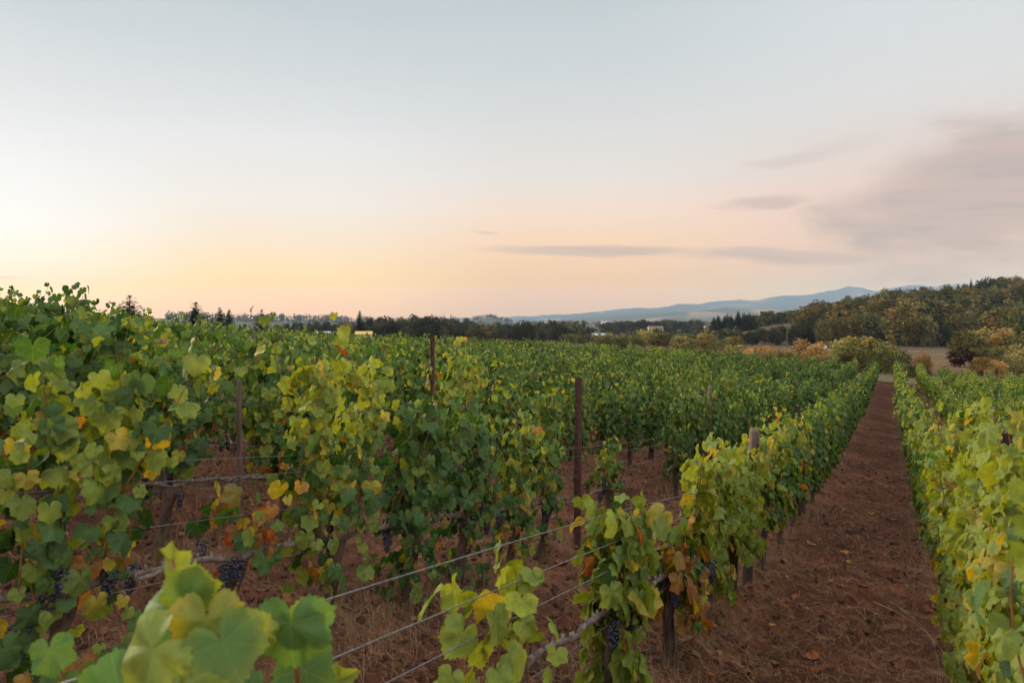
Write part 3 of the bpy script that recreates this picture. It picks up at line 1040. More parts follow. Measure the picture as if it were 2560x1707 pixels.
# the rest of the vineyard, too far and too many to count: one mesh
def build_far_vines():
    rng = np.random.RandomState(5)
    Vs, Fs, Cs, Ls, n = [], [], [], [], 0
    lib = []
    moods = ['green', 'deep', 'mixed', 'light', 'yellow']
    for i in range(14):
        md = moods[[0, 0, 1, 2, 3, 0, 2, 1, 3, 4, 0, 2, 3, 0][i]]
        lib.append((vine_parts(500 + i, width=1.5, top=1.72, bot=0.42, dens=1.0, mood=md, lod='lo', leafS=0.088)[0], md))
    byk = {}
    for j, (_, md) in enumerate(lib):
        byk.setdefault(md, []).append(j)
    for (y, k, v, c) in farv:
        u = row_u(k)
        x, yy = xy(u, v)
        z = float(G(x, yy)) + 0.02
        r = rng.rand()
        nv = float(fbm(np.array([x / 7.0]), np.array([yy / 7.0]), 3, 8)[0])
        if k >= 1:
            md = 'light' if r < 0.55 else 'yellow' if r < 0.7 + (0.15 if v > 55 else 0) else 'green'
        elif nv > 0.56:
            md = 'light' if r < 0.4 else 'mixed'
        else:
            md = 'green' if r < 0.65 else 'deep'
        j = byk[md][rng.randint(len(byk[md]))]
        V, F, col, luv = lib[j][0]
        sx = rng.choice([-1, 1])
        sz = rng.uniform(0.8, 1.22)
        ca, sa = DV
        lx, ly = V[:, 0] * sx, V[:, 1] * sx * 1.15
        sl = float(G(*xy(u, v + 0.5)) - G(*xy(u, v - 0.5)))
        W = np.stack([x + lx * ca - ly * sa, yy + lx * sa + ly * ca, z + V[:, 2] * sz + lx * sl], -1)
        Vs.append(W)
        Fs.append(F + n)
        Cs.append(col * rng.uniform(0.6, 1.3))
        Ls.append(luv)
        n += len(W)
    me = mesh('distant_grapevines', np.vstack(Vs), np.vstack(Fs), M_LEAF, col=np.vstack(Cs), luv=np.vstack(Ls))
    ob('distant_grapevines', me, kind='stuff', label='far rows of green grapevines merging towards the field edge', category='vineyard')


build_far_vines()


# ------------------------------------------------------------------ foreground vine: big soft leaves right in front of the lens
def fg_vine():
    u, v = row_u(0), 0.85
    x, y = xy(u, v)
    z = float(G(x, y)) + 0.04
    root = ob('grapevine', None, loc=(x, y, z), label='blurred yellow green grapevine closest to the lens, beside the nearest wooden post',
              category='grapevine', group='grapevines trained along the rows')
    rng = np.random.RandomState(42)

    def at(px, py, Yd):
        return np.array([(px - 1176) / 1568 * Yd, Yd, (733 - py) / 1568 * Yd]) - np.array([x, y, z])
    # leaf: base pixel, distance, tip direction in the picture plane, size, normal, colours
    L = [
        ((475, 1425), 1.12, (0.10, -1), 0.086, (0.1, -0.75, 0.65), YG * 0.8, YEL * 0.6),
        ((350, 1490), 1.05, (-0.6, -0.6), 0.078, (-0.25, -0.8, 0.5), YG * 0.8, YG * 1.0),
        ((385, 1395), 1.22, (-0.8, -0.5), 0.070, (-0.2, -0.75, 0.6), MIDG * 1.3, MIDG * 1.7),
        ((430, 1370), 1.18, (0.25, 0.8), 0.060, (0.3, -0.9, 0.2), MIDG * 1.6, YG * 0.8),
        ((400, 1300), 1.25, (-0.05, 0.9), 0.050, (-0.3, -0.9, 0.15), YG, YG * 1.2),
        ((440, 1340), 1.2, (0.45, 0.35), 0.052, (0.6, -0.7, 0.2), MIDG * 1.5, YG),
        ((510, 1475), 1.08, (0.55, -0.8), 0.074, (0.35, -0.7, 0.6), MIDG * 1.2, YG * 0.7),
        ((668, 1432), 1.22, (0.05, -1), 0.084, (0.05, -0.9, 0.45), MIDG * 1.15, MIDG * 1.35),
        ((690, 1440), 1.24, (0.1, 0.9), 0.052, (0.2, -0.9, 0.3), MIDG * 1.4, YG * 0.8),
        ((612, 1450), 1.2, (-0.6, 0.3), 0.045, (-0.2, -0.8, 0.5), YG * 0.9, YG * 1.1),
        ((700, 1540), 1.35, (0.3, -0.8), 0.075, (0.1, -0.8, 0.6), DEEP * 1.5, MIDG * 1.2),
        ((600, 1600), 1.25, (-0.2, -0.9), 0.07, (-0.1, -0.8, 0.6), MIDG, MIDG * 1.3),
        ((400, 1600), 1.02, (-0.3, -0.9), 0.08, (-0.1, -0.8, 0.6), YG * 0.8, YG),
        ((275, 1590), 1.1, (-0.7, -0.5), 0.08, (-0.1, -0.8, 0.6), MIDG * 1.3, MIDG * 1.5),
        ((115, 1495), 1.35, (0.3, -0.9), 0.055, (0.1, -0.9, 0.4), MIDG * 1.1, MIDG * 1.3),
        ((130, 1570), 1.35, (-0.3, -0.9), 0.06, (0.1, -0.9, 0.4), DEEP * 1.5, MIDG),
        ((780, 1560), 1.45, (0.5, 0.3), 0.05, (0.2, -0.9, 0.4), YG * 0.8, YG),
    ]
    P = np.array([at(*a[0], a[1]) for a in L])
    T = np.array([(a[2][0], -0.25, a[2][1]) for a in L], float)
    N = np.array([a[4] for a in L], float)
    S = np.array([a[3] for a in L])
    cc, cr = np.array([a[5] for a in L]), np.array([a[6] for a in L])
    V, F, col, luv = leaf_mesh_arrays(P, T, N, S, cc, cr, 'near', rng)
    ob('foliage', mesh('foliage', V, F, M_LEAF, col=col, luv=luv), root)
    mb = MB()
    mb.tube([(0.02, 0, 0.55), at(455, 1700, 1.16), at(440, 1500, 1.17), at(415, 1380, 1.2), at(398, 1300, 1.24), at(392, 1270, 1.26)], [0.006, 0.0055, 0.005, 0.0045, 0.003, 0.002], 6)
    mb.tube([(0.3, 0.1, 0.55), at(690, 1640, 1.3), at(672, 1430, 1.24), at(690, 1385, 1.26)], [0.006, 0.005, 0.004, 0.002], 6)
    mb.tube([(-0.15, 0, 0.55), at(200, 1650, 1.3), at(118, 1500, 1.36)], [0.005, 0.004, 0.002], 6)
    ob('shoots', mb.mesh('shoots', M_SHOOT), root)
    ob('trunk', TRUNKS[0][0], root)
    ob('cordon', TRUNKS[0][1], root, rz=ROWANG)


fg_vine()


# ------------------------------------------------------------------ posts
def wood_post_mesh(h, r, seed):
    random.seed(seed)
    mb = MB()
    pts, rad = [], []
    for i in range(9):
        f = i / 8
        pts.append((random.uniform(-0.004, 0.004), random.uniform(-0.004, 0.004), -0.2 + (h + 0.2) * f))
        rad.append(r * (1.04 - 0.1 * f))
    pts += [(0, 0, h + 0.012)]
    rad += [r * 0.72]
    mb.tube(pts, rad, 14, 0.035)
    return mb.mesh('wooden_post', M_WOOD)


def metal_post_mesh(h):
    """rolled steel vineyard post: open channel with lips and hooked slots"""
    mb = MB()
    prof = [(-0.030, 0.020), (-0.030, -0.006), (-0.014, -0.016), (0.014, -0.016), (0.030, -0.006), (0.030, 0.020), (0.026, 0.020), (0.026, -0.003), (0.012, -0.011),
            (-0.012, -0.011), (-0.026, -0.003), (-0.026, 0.020)]
    n = len(prof)
    V = [(a, b, z) for z in (-0.3, h) for a, b in prof]
    F = [(i, (i + 1) % n, n + (i + 1) % n, n + i) for i in range(n)]
    F += [tuple(n + i for i in range(n))]
    mb.add(V, F)
    mh = MB()
    z = 0.35
    while z < h - 0.03:
        for s in (-1, 1):
            mh.box((s * 0.0335, 0.008, z), (0.008, 0.012, 0.022))
        z += 0.1
    return mb.mesh('metal_post', M_RUST, smooth=False), mh.mesh('wire_hooks', M_RUST, smooth=False)


WP = [wood_post_mesh(1.0, r, 30 + i) for i, r in enumerate((0.042, 0.048, 0.055))]
MPM = metal_post_mesh(1.0)
MHM = {}


def metal_post(k, v, h, tilt=0.0, rz=0.0, label=None, y_off=0.0):
    x, y = xy(row_u(k), v)
    z = float(G(x, y))
    key = round(h, 1)
    if key not in MHM:
        MHM[key] = metal_post_mesh(key)
    root = ob('metal_post', None, loc=(x, y, z), rz=rz, label=label or f'rusty metal trellis post in the {row_phrase(k)}', category='trellis post', group='rusty metal posts of the trellis')
    root.rotation_euler = (0, tilt, rz)
    ob('post_channel', MHM[key][0], root)
    ob('wire_hooks', MHM[key][1], root)
    return root


def wood_post(k, v, h, r=0, tilt=(0, 0), label=None, thick=1.0):
    x, y = xy(row_u(k), v)
    z = float(G(x, y))
    o = ob('wooden_post', WP[r], loc=(x, y, z), rz=random.uniform(0, 6), label=label or f'grey wooden trellis post in the {row_phrase(k)}', category='trellis post', group='wooden posts of the trellis')
    o.scale = (thick, thick, h)
    o.rotation_euler = (tilt[0], tilt[1], 0)
    return o


p_ = metal_post(-1, 7.24, 2.04, 0.03, ROWANG + 0.1, 'tall dark rusty metal post standing free of leaves in the vineyard centre')
p_.scale = (1.75, 1.75, 1)
metal_post(-2, 6.98, 2.3, 0.0, ROWANG, 'rusty red metal post beside the tall yellow edged vine')
metal_post(1, 4.75, 1.95, -0.02, ROWANG + 1.2, 'red metal post half hidden in the vines right of the track')
wood_post(0, 7.35, 1.66, 2, (0.0, 0.05), 'weathered wooden post rising above the yellow vines left of the track', 1.0)
wood_post(0, 0.42, 1.33, 2, (0, 0), 'blurred wooden post top in the near left corner', 1.05)
wood_post(0, 5.55, 1.3, 0, (0.0, 0.08), 'thin grey wooden stake among the yellow leaves', 0.8)
wood_post(-1, 13.4, 2.0, 0, (0.0, 0.05), 'thin weathered wooden post behind the yellow vine left of the track')
wood_post(-2, 4.08, 1.5, 0, (0, 0), 'slim grey wooden post in the gappy vines of the third row', 0.55)
wood_post(-3, 4.6, 1.7, 1, (0, 0), 'wooden post behind the gap in the left rows')
metal_post(-3, 3.9, 1.35, 0, ROWANG, 'dark metal post in shade behind the left vine gap')
wood_post(0, 16.2, 1.75, 0, (0, 0.02), 'grey wooden post beside the gold topped vine of the track row')
metal_post(0, 12.1, 1.7, 0, ROWANG, 'rusty metal post inside the green row left of the track')
seen = {}
for k in range(-20, 12):
    v = 12 + (k * 5 % 7)
    q = 0
    while v < 100:
        x, y = xy(row_u(k), v)
        u = row_u(k)
        yend = min(max(69.5 - 0.45 * (u + 1.3), 62.5), 72)
        if 9 < y < yend - 1.5 and abs(x / y) < 0.78 and (k, round(v)) not in [(-1, 13)]:
            q += 1
            h = random.uniform(1.75, 1.98) if random.random() < 0.75 else 1.6
            if (q + k) % 3:
                metal_post(k, v, h, random.uniform(-0.03, 0.03), ROWANG, f'rusty metal post, {ordinal(q)} of its kind along the {row_phrase(k)}')
            else:
                wood_post(k, v, h, random.randrange(3), (random.uniform(-0.03, 0.03), random.uniform(-0.03, 0.03)), f'grey wooden post, {ordinal(q)} post along the {row_phrase(k)}')
        v += 7.2
    # end post where the row stops
    u = row_u(k)
    yend = min(max(69.5 - 0.45 * (u + 1.3), 62.5), 72) + 0.6
    v = (yend - u * RV[1]) / DV[1]
    x, y = xy(u, v)
    if abs(x / y) < 0.76 and k > -9:
        wood_post(k, v, 2.0, 2, (0, random.uniform(-0.06, 0.06)), f'stout wooden end post closing the far end of the {row_phrase(k)}', 1.2)


# ------------------------------------------------------------------ wires
def wire(k, h, v0, v1, nm, r=0.0028, sag=0.012, yoff=0.0):
    pts = []
    v = v0
    while v <= v1:
        x, y = xy(row_u(k) + yoff, v)
        s = sag * math.sin((v % 7.2) / 7.2 * PI)
        pts.append((x, y, float(G(x, y)) + h - s))
        v += 0.6 if v < 20 else 2.0
    mb = MB()
    mb.tube(pts, r, 6)
    ob('trellis_wire', mb.mesh('trellis_wire', M_WIRE), label=f'{nm} galvanised wire of the {row_phrase(k)}', category='wire', group='trellis wires strung along the rows')


for k in range(-6, 4):
    hs = {0: (0.6, 0.9, 1.04, 1.18), -1: (0.6, 0.88, 1.1, 1.2), -2: (0.6, 0.95, 1.31, 1.36, 1.45)}.get(k, (0.6, 1.15, 1.45))
    names = ['lowest', 'second lowest', 'middle', 'second highest', 'highest']
    if len(hs) == 3:
        nms = ['lowest', 'middle', 'highest']
    elif len(hs) == 4:
        nms = ['lowest', 'second lowest', 'second highest', 'highest']
    else:
        nms = names
    for h, nm in zip(hs, nms):
        u = row_u(k)
        vmin = 0.4 if k == 0 else 0.3 if k == 1 else -0.85 * abs(u) * 0.3
        wire(k, h, vmin, 40 if k > -4 else 26, nm, r=0.0024 if k == 0 else 0.0019, yoff=random.uniform(-0.03, 0.03) if h > 0.7 else 0)

# small blue ties on the wires
tie = MB()
tie.tube([(-0.012, 0, 0.004), (0, 0.006, 0.012), (0.014, 0, 0.004), (0, -0.006, -0.006), (-0.012, 0, 0.004)], 0.0022, 5)
tie.tube([(0.012, 0, 0.002), (0.034, 0.004, -0.018)], 0.002, 5)
tie_me = tie.mesh('vine_tie', M_TIE)
for (k, v, h, where) in ((-1, 1.1, 0.6, 'on the low wire under the left foreground vine'), (-1, 4.9, 0.61, 'on the lowest wire under the dense green vine'),
                         (-1, 5.5, 0.61, 'on the lowest wire near the rusty post'), (0, 4.2, 0.6, 'below the orange leaves'), (-2, 4.0, 0.61, 'beside grapes in the gappy row')):
    x, y = xy(row_u(k), v)
    o = ob('vine_tie', tie_me, loc=(x, y, float(G(x, y)) + h), rz=ROWANG, label='small blue plastic tie ' + where, category='vine tie', group='blue ties on the wires')
    o.scale = (1.5, 1.5, 1.5)


# ------------------------------------------------------------------ straw, dry grass, fallen leaves
def straw_material():
    m, t = newmat('dry_straw')
    col = t.n('ShaderNodeAttribute', {'attribute_name': 'Col'}).outputs['Color']
    bs = t.n('ShaderNodeBsdfPrincipled', Base_Color=col, Roughness=0.8)
    bs.inputs['Specular IOR Level'].default_value = 0.2
    t.n('ShaderNodeOutputMaterial', i0=bs.outputs[0])
    return m


M_STRAW = straw_material()


def straw_mesh(name, X_, Y_, L, wd, rise, rng, base_col, upright=False):
    n = len(X_)
    a = rng.uniform(0, 2 * PI, n)
    if not upright:
        al = math.atan2(DV[1], DV[0])
        m = rng.rand(n) < 0.35
        a = np.where(m, al + PI / 2 + rng.normal(0, 0.4, n), a)
    z0 = GH(X_, Y_) + 0.004
    dx, dy = np.cos(a), np.sin(a)
    pts = []
    if upright:
        lean = rng.uniform(0.1, 0.8, n)
        for f in (0.0, 0.5, 1.0):
            h = L * f * np.cos(lean * f)
            d = L * f * np.sin(lean * f)
            pts.append(np.stack([X_ + dx * d, Y_ + dy * d, z0 + h], -1))
    else:
        for f in (0.0, 0.5, 1.0):
            px, py = X_ + dx * L * (f - 0.5), Y_ + dy * L * (f - 0.5)
            zz = G(px, py) + micro(px, py)
            pts.append(np.stack([px, py, np.maximum(zz, z0 - 0.02) + 0.006 + rise * (4 * f * (1 - f)) + rise * 0.5 * (f > 0.9) * rng.rand(n)], -1))
    side = np.stack([-dy, dx, np.zeros(n)], -1) * (wd / 2)[:, None]
    V, F = [], []
    ws = (1.0, 0.9, 0.4)
    for p, q in zip(pts, ws):
        V += [p - side * q, p + side * q]
    V = np.stack(V, 1).reshape(-1, 3)
    b = np.arange(n) * 6
    F = np.concatenate([np.stack([b, b + 1, b + 3, b + 2], -1), np.stack([b + 2, b + 3, b + 5, b + 4], -1)])
    col = np.repeat(base_col * rng.uniform(0.45, 1.35, (n, 1)), 6, 0)
    return mesh(name, V, F, M_STRAW, col=col)


def scatter(n, ymax, rng, ymin=1.8):
    Yd = ymin * (ymax / ymin) ** rng.uniform(0, 1, n)
    t = rng.uniform(-0.80, 0.80, n)
    return t * Yd, Yd


rng = np.random.RandomState(11)
x, y = scatter(120000, 26, rng)
u, v = uv(x, y)
d = rows_dist(u)
track = (u > -1.3) & (u < 0.55)
patch = fbm(x * 0.9, y * 0.9, 3, 19)
keep = rng.rand(len(x)) < np.where(track, 0.55 + 0.45 * np.exp(-(d / 0.25) ** 2) + 0.35 * (patch > 0.56), 0.45 + 0.5 * np.exp(-(d / 0.4) ** 2)) * np.clip(patch * 1.8, 0.2, 1)
x, y = x[keep], y[keep]
n = len(x)
sc_ = np.clip(y / 7, 0.8, 2.2)
me = straw_mesh('straw', x, y, rng.uniform(0.05, 0.2, n) * np.sqrt(sc_), rng.uniform(0.0016, 0.0034, n) * sc_, rng.uniform(0.0, 0.03, n), rng, np.array([0.30, 0.155, 0.08]))
ob('straw', me, kind='stuff', label='dry cut straw lying on the reddish soil between the vines', category='straw')

x, y = scatter(52000, 40, rng)
u, v = uv(x, y)
d = rows_dist(u)
clump = fbm(x * 2.3, y * 2.3, 3, 29)
keep = (d < 0.32 + 0.25 * (u < -1.3)) & (clump > 0.50) & ((u < -1.0) | (d < 0.3))
x, y = x[keep], y[keep]
n = len(x)
sc_ = np.clip(y / 7, 0.8, 2.6)
me = straw_mesh('dry_grass', x, y, rng.uniform(0.06, 0.3, n), rng.uniform(0.0016, 0.003, n) * sc_, rng.uniform(0.0, 0.02, n), rng, np.array([0.30, 0.18, 0.10]), upright=True)
ob('dry_grass', me, kind='stuff', label='dead upright grass growing along the foot of the vine rows', category='grass')

rng = np.random.RandomState(31)
x, y = scatter(22000, 22, rng, 1.6)
u, v = uv(x, y)
keep = (fbm(x * 1.3, y * 1.3, 3, 37) > 0.47) | (rng.rand(len(x)) < 0.15)
x, y = x[keep], y[keep]
n = len(x)
r_ = 0.006 + 0.03 * rng.rand(n) ** 4 + 0.0006 * y
q = np.repeat(ICO_V[None, :12], n, 0) * rng.uniform(0.6, 1.3, (n, 12, 1)) * r_[:, None, None] * np.array([1, 1, 0.7])
V = (q + np.stack([x, y, GH(x, y) + r_ * 0.25], -1)[:, None]).reshape(-1, 3)
f20 = np.array([(0, 11, 5), (0, 5, 1), (0, 1, 7), (0, 7, 10), (0, 10, 11), (1, 5, 9), (5, 11, 4), (11, 10, 2), (10, 7, 6), (7, 1, 8), (3, 9, 4), (3, 4, 2), (3, 2, 6), (3, 6, 8), (3, 8, 9), (4, 9, 5), (2, 4, 11), (6, 2, 10), (8, 6, 7), (9, 8, 1)])
F = (f20[None] + (np.arange(n) * 12)[:, None, None]).reshape(-1, 3)
col = np.repeat(np.array([[0.075, 0.029, 0.017]]) * rng.uniform(0.45, 1.5, (n, 1)), 12, 0)
ob('soil_clods', mesh('soil_clods', V, F, M_STRAW, col=col, smooth=False), kind='stuff', label='small clods and crumbs of red brown soil', category='soil')

x, y = scatter(9000, 30, rng, 1.6)
u, v = uv(x, y)
d = rows_dist(u)
keep = rng.rand(len(x)) < np.where((u > -1.1) & (u < 0.4), 0.05, 0.15 + 0.55 * np.exp(-(d / 0.35) ** 2))
x, y = x[keep], y[keep]
n = len(x)
N = np.stack([rng.normal(0, 0.45, n), rng.normal(0, 0.45, n), np.ones(n)], -1)
T = np.stack([rng.normal(0, 1, n), rng.normal(0, 1, n), rng.normal(0, 0.2, n)], -1)
pal = np.array([[0.12, 0.05, 0.025], [0.17, 0.08, 0.035], [0.20, 0.04, 0.02], [0.26, 0.13, 0.05], [0.07, 0.035, 0.02]])
cc = pal[rng.randint(5, size=n)] * rng.uniform(0.6, 1.3, (n, 1))
V, F, col, luv = leaf_mesh_arrays(np.stack([x, y, GH(x, y) + 0.012], -1), T, N, rng.uniform(0.02, 0.05, n) * 1.1, cc, cc * 1.2, 'lo', rng)
ob('leaf_litter', mesh('leaf_litter', V, F, M_LEAF, col=col, luv=luv), kind='stuff', label='brown and rust coloured dead leaves littering the soil under the rows', category='leaf litter')

# tall seed stalks at the right edge of the track
def seed_stalk(px, py, Yd, h, lean, az_, label):
    x = (px - 1176) / 1568 * Yd
    z = float(GH(x, Yd))
    root = ob('grass_stalk', None, loc=(x, Yd, z), label=label, category='grass stalk', group='tall dry grass stalks by the track')
    mb = MB()
    pts = []
    for i in range(8):
        f = i / 7
        a = lean * f
        pts.append((math.cos(az_) * h * math.sin(a) * f, math.sin(az_) * h * math.sin(a) * f, h * f * math.cos(a * 0.8)))
    mb.tube(pts, list(np.linspace(0.0022, 0.0012, 8)), 5)
    me = mb.mesh('stem', M_STALK)
    ob('stem', me, root)
    mh = MB()
    p, q = np.array(pts[-2]), np.array(pts[-1])
    for i in range(26):
        f = random.random()
        c = p + (q - p) * f * 1.3
        e = c + (q - p) * 0.25 + np.array([random.uniform(-1, 1), random.uniform(-1, 1), random.uniform(-0.2, 0.8)]) * 0.013
        mh.tube([c, e], [0.0016, 0.0005], 4)
    ob('seed_head', mh.mesh('seed_head', M_STALK), root)


M_STALK = noise_mat('dry_stalk', (0.28, 0.15, 0.09), (0.45, 0.30, 0.17), 20, 0.8, 0.1, 0.001)
spots = [(2190, 1530, 5.1, 0.62, 0.9, 2.6, 'long dry grass stalk leaning left across the track edge'), (2170, 1490, 5.3, 0.5, 0.7, 2.4, 'shorter dry grass stalk leaning beside the longer one'),
         (2195, 1480, 5.2, 0.34, 0.15, 1.0, 'upright pale grass stalk next to the red post foot'), (2160, 1500, 5.0, 0.3, 0.2, 2.0, 'thin upright grass stalk left of the red post foot'),
         (2230, 1510, 4.9, 0.36, 0.2, 0.3, 'pale grass stalk right against the red post foot'), (1800, 1330, 8.6, 0.34, 0.3, 0.5, 'dry grass stalk at the foot of the row left of the track'),
         (1790, 1350, 8.4, 0.3, 0.4, 2.5, 'bent grass stalk by a dark vine trunk left of the track')]
for s in spots:
    seed_stalk(*s)

# fallen leaves on the track: individually placed
fl = []
for i, (c1_, c2_) in enumerate(((RED, ORA), (ORA, YEL), (RED * 0.7, RED), (YEL, ORA * 0.8), (BRZ, RED * 0.8))):
    r0 = np.random.RandomState(60 + i)
    V, F, col, luv = leaf_mesh_arrays(np.zeros((1, 3)), np.array([[0.0, 1, 0]]), np.array([[0.1, 0.1, 1.0]]), np.array([0.06]), c1_[None], c2_[None], 'hi', r0)
    V = V + np.array([0, -0.04, 0.0])
    V[:, 2] = np.abs(V[:, 2]) * 1.0
    fl.append(mesh('fallen_leaf', V, F, M_LEAF, col=col, luv=luv))
fpos = [(1790, 1385, 0), (1810, 1395, 2), (1830, 1380, 0), (1805, 1370, 2), (1850, 1390, 0), (1775, 1395, 4), (1840, 1400, 2), (1770, 1440, 3), (1822, 1365, 0), (1765, 1360, 2), (1940, 1265, 1),
        (1945, 1285, 1), (1942, 1300, 1), (1900, 1330, 4), (1880, 1460, 4), (1695, 1455, 4), (1870, 1512, 0), (1880, 1540, 2), (1720, 1545, 4), (1735, 1195, 2), (1750, 1205, 4), (1760, 1215, 2), (1735, 1395, 2),
        (1640, 1555, 0), (2090, 1440, 4), (2105, 1480, 4), (2060, 1455, 2), (1980, 1350, 4), (1860, 1250, 0), (1890, 1220, 2), (2000, 1180, 1), (1480, 1320, 0), (1180, 1390, 4), (1440, 1400, 2), (980, 1230, 0),
        (1290, 1300, 0), (60, 1290, 3), (860, 1270, 4), (1530, 1480, 1), (2140, 1420, 2)]
WORDS = {0: 'bright red', 1: 'small orange', 2: 'dark red', 3: 'pale yellow', 4: 'reddish brown'}


def ground_hit(px, py):
    tx, tz = (px - 1176) / 1568, (733 - py) / 1568
    Yd = 1.5
    while Yd < 200:
        if tz * Yd < float(G(tx * Yd, Yd)) + 0.02:
            break
        Yd *= 1.004
    return tx * Yd, Yd


for i, (px, py, c) in enumerate(fpos):
    x, y = ground_hit(px, py)
    o = ob('fallen_leaf', fl[c], loc=(x, y, float(GH(x, y)) + 0.012), rz=random.uniform(0, 6),
           label=WORDS[c] + (' fallen vine leaf lying on the bare dirt track' if px > 1690 else ' fallen vine leaf lying on straw between the rows'), category='leaf', group=WORDS[c] + ' leaves fallen on the soil')
    s = random.uniform(0.7, 1.15)
    o.scale = (s, s, s)
    o.rotation_euler = (random.uniform(-0.3, 0.3), random.uniform(-0.3, 0.3), random.uniform(0, 6))


# ------------------------------------------------------------------ trees
def clump_quads(C_, Nn, S, rng, col, k=4):
    """irregular leaf-clump faces centred at C_, facing roughly Nn"""
    n = len(C_)
    Nn = Nn / (np.linalg.norm(Nn, axis=1, keepdims=True) + 1e-9)
    A = np.cross(Nn, rng.normal(0, 1, (n, 3)))
    A /= np.linalg.norm(A, axis=1, keepdims=True) + 1e-9
    B = np.cross(Nn, A)
    V = []
    for i in range(k):
        a = 2 * PI * i / k
        rr_ = S * rng.uniform(0.55, 1.15, n)
        V.append(C_ + A * (np.cos(a) * rr_)[:, None] + B * (np.sin(a) * rr_)[:, None] + Nn * (rng.uniform(-0.25, 0.25, n) * S)[:, None])
    V = np.stack(V, 1).reshape(-1, 3)
    F = (np.arange(n)[:, None] * k + np.arange(k)[None])
    return V, F, np.repeat(col, k, 0)


def broad_crown(seed, h=1.0, wid=0.45, base=0.22, nl=22, nc=900, size=0.035, palette=((0.05, 0.055, 0.02),), squash=1.0, flat=False):
    """unit-height tree: lobes of foliage spread through the crown"""
    rng = np.random.RandomState(seed)
    cz = (base + 1.0) / 2
    hz = (1.0 - base) / 2
    lobes = []
    for i in range(nl):
        a = rng.uniform(0, 2 * PI)
        ph = math.acos(rng.uniform(-0.92, 1))
        r = rng.uniform(0.45, 0.8)
        cc_ = math.cos(ph)
        sr = max(math.sin(ph), 0.85 if cc_ < -0.2 else 0.0)
        lobes.append((np.array([math.cos(a) * sr * wid * r, math.sin(a) * sr * wid * r, cz + cc_ * hz * r]), rng.uniform(0.26, 0.42)))
    P, N, Cc = [], [], []
    pal = np.array(palette)
    lc = [pal[rng.randint(len(pal))] * rng.uniform(0.75, 1.3) for _ in lobes]
    per = nc // nl
    for (c, s), pc in zip(lobes, lc):
        d = rng.normal(0, 1, (per, 3))
        d /= np.linalg.norm(d, axis=1, keepdims=True)
        rad = s * rng.uniform(0.6, 1.05, (per, 1))
        P.append(c + d * rad * np.array([wid, wid, hz]))
        N.append(d * 0.8 + rng.normal(0, 0.5, (per, 3)))
        Cc.append(pc[None] * rng.uniform(0.6, 1.4, (per, 1)))
    P, N, Cc = np.vstack(P), np.vstack(N), np.vstack(Cc)
    return clump_quads(P, N, size * rng.uniform(0.6, 1.3, len(P)), rng, Cc, 5)


def conifer_crown(seed, wid=0.22, base=0.05, tiers=30, palette=((0.022, 0.035, 0.02),), per=52, size=0.034):
    rng = np.random.RandomState(seed)
    P, N, Cc, S = [], [], [], []
    pal = np.array(palette)
    for t in range(tiers):
        f = t / (tiers - 1)
        z = base + (1 - base) * f
        R = wid * (1 - f) ** 0.72 * rng.uniform(0.75, 1.15) + 0.006
        nb = max(3, int(11 * (1 - f) + 3))
        a0 = rng.uniform(0, 6)
        for b in range(nb):
            a = a0 + 2 * PI * b / nb + rng.uniform(-0.25, 0.25)
            L = R * rng.uniform(0.6, 1.15)
            m = max(3, int(per * 0.35 * (1 - f) + 3))
            q = np.linspace(0.1, 1, m)
            x, y = np.cos(a) * L * q, np.sin(a) * L * q
            zz = z - 0.35 * L * q + 0.22 * L * q ** 3
            P.append(np.stack([x, y, zz], -1) + rng.normal(0, 0.006, (m, 3)))
            N.append(np.tile([0, 0, 1.0], (m, 1)) + rng.normal(0, 0.55, (m, 3)))
            Cc.append(pal[rng.randint(len(pal))][None] * rng.uniform(0.6, 1.4, (m, 1)))
            S.append(size * (1.15 - 0.6 * q) * (1 - 0.45 * f) * rng.uniform(0.8, 1.3, m))
    P, N, Cc, S = np.vstack(P), np.vstack(N), np.vstack(Cc), np.concatenate(S)
    return clump_quads(P, N, S, rng, Cc, 4)


def tree_trunk(h=0.5, r=0.022, forks=5, seed=0, name='trunk', con=False):
    random.seed(seed)
    mb = MB()
    if con:
        mb.tube([(0, 0, -0.05), (0, 0, 0.4), (0, 0, 0.98)], [r, r * 0.65, r * 0.12], 7)
    else:
        mb.tube([(0, 0, -0.06), (0.005, 0.0, 0.12), (0.0, 0.008, h * 0.6), (0.01, 0, h)], [r * 1.4, r, r * 0.85, r * 0.6], 8)
        for i in range(forks):
            a = 2 * PI * i / forks + random.uniform(-0.4, 0.4)
            z0 = h * random.uniform(0.45, 0.9)
            L = random.uniform(0.18, 0.3)
            mb.tube([(0, 0, z0), (math.cos(a) * L * 0.5, math.sin(a) * L * 0.5, z0 + L * 0.55), (math.cos(a) * L, math.sin(a) * L, z0 + L * 1.3)], [r * 0.55, r * 0.4, r * 0.12], 6)
    return mb.mesh(name, M_BARK)


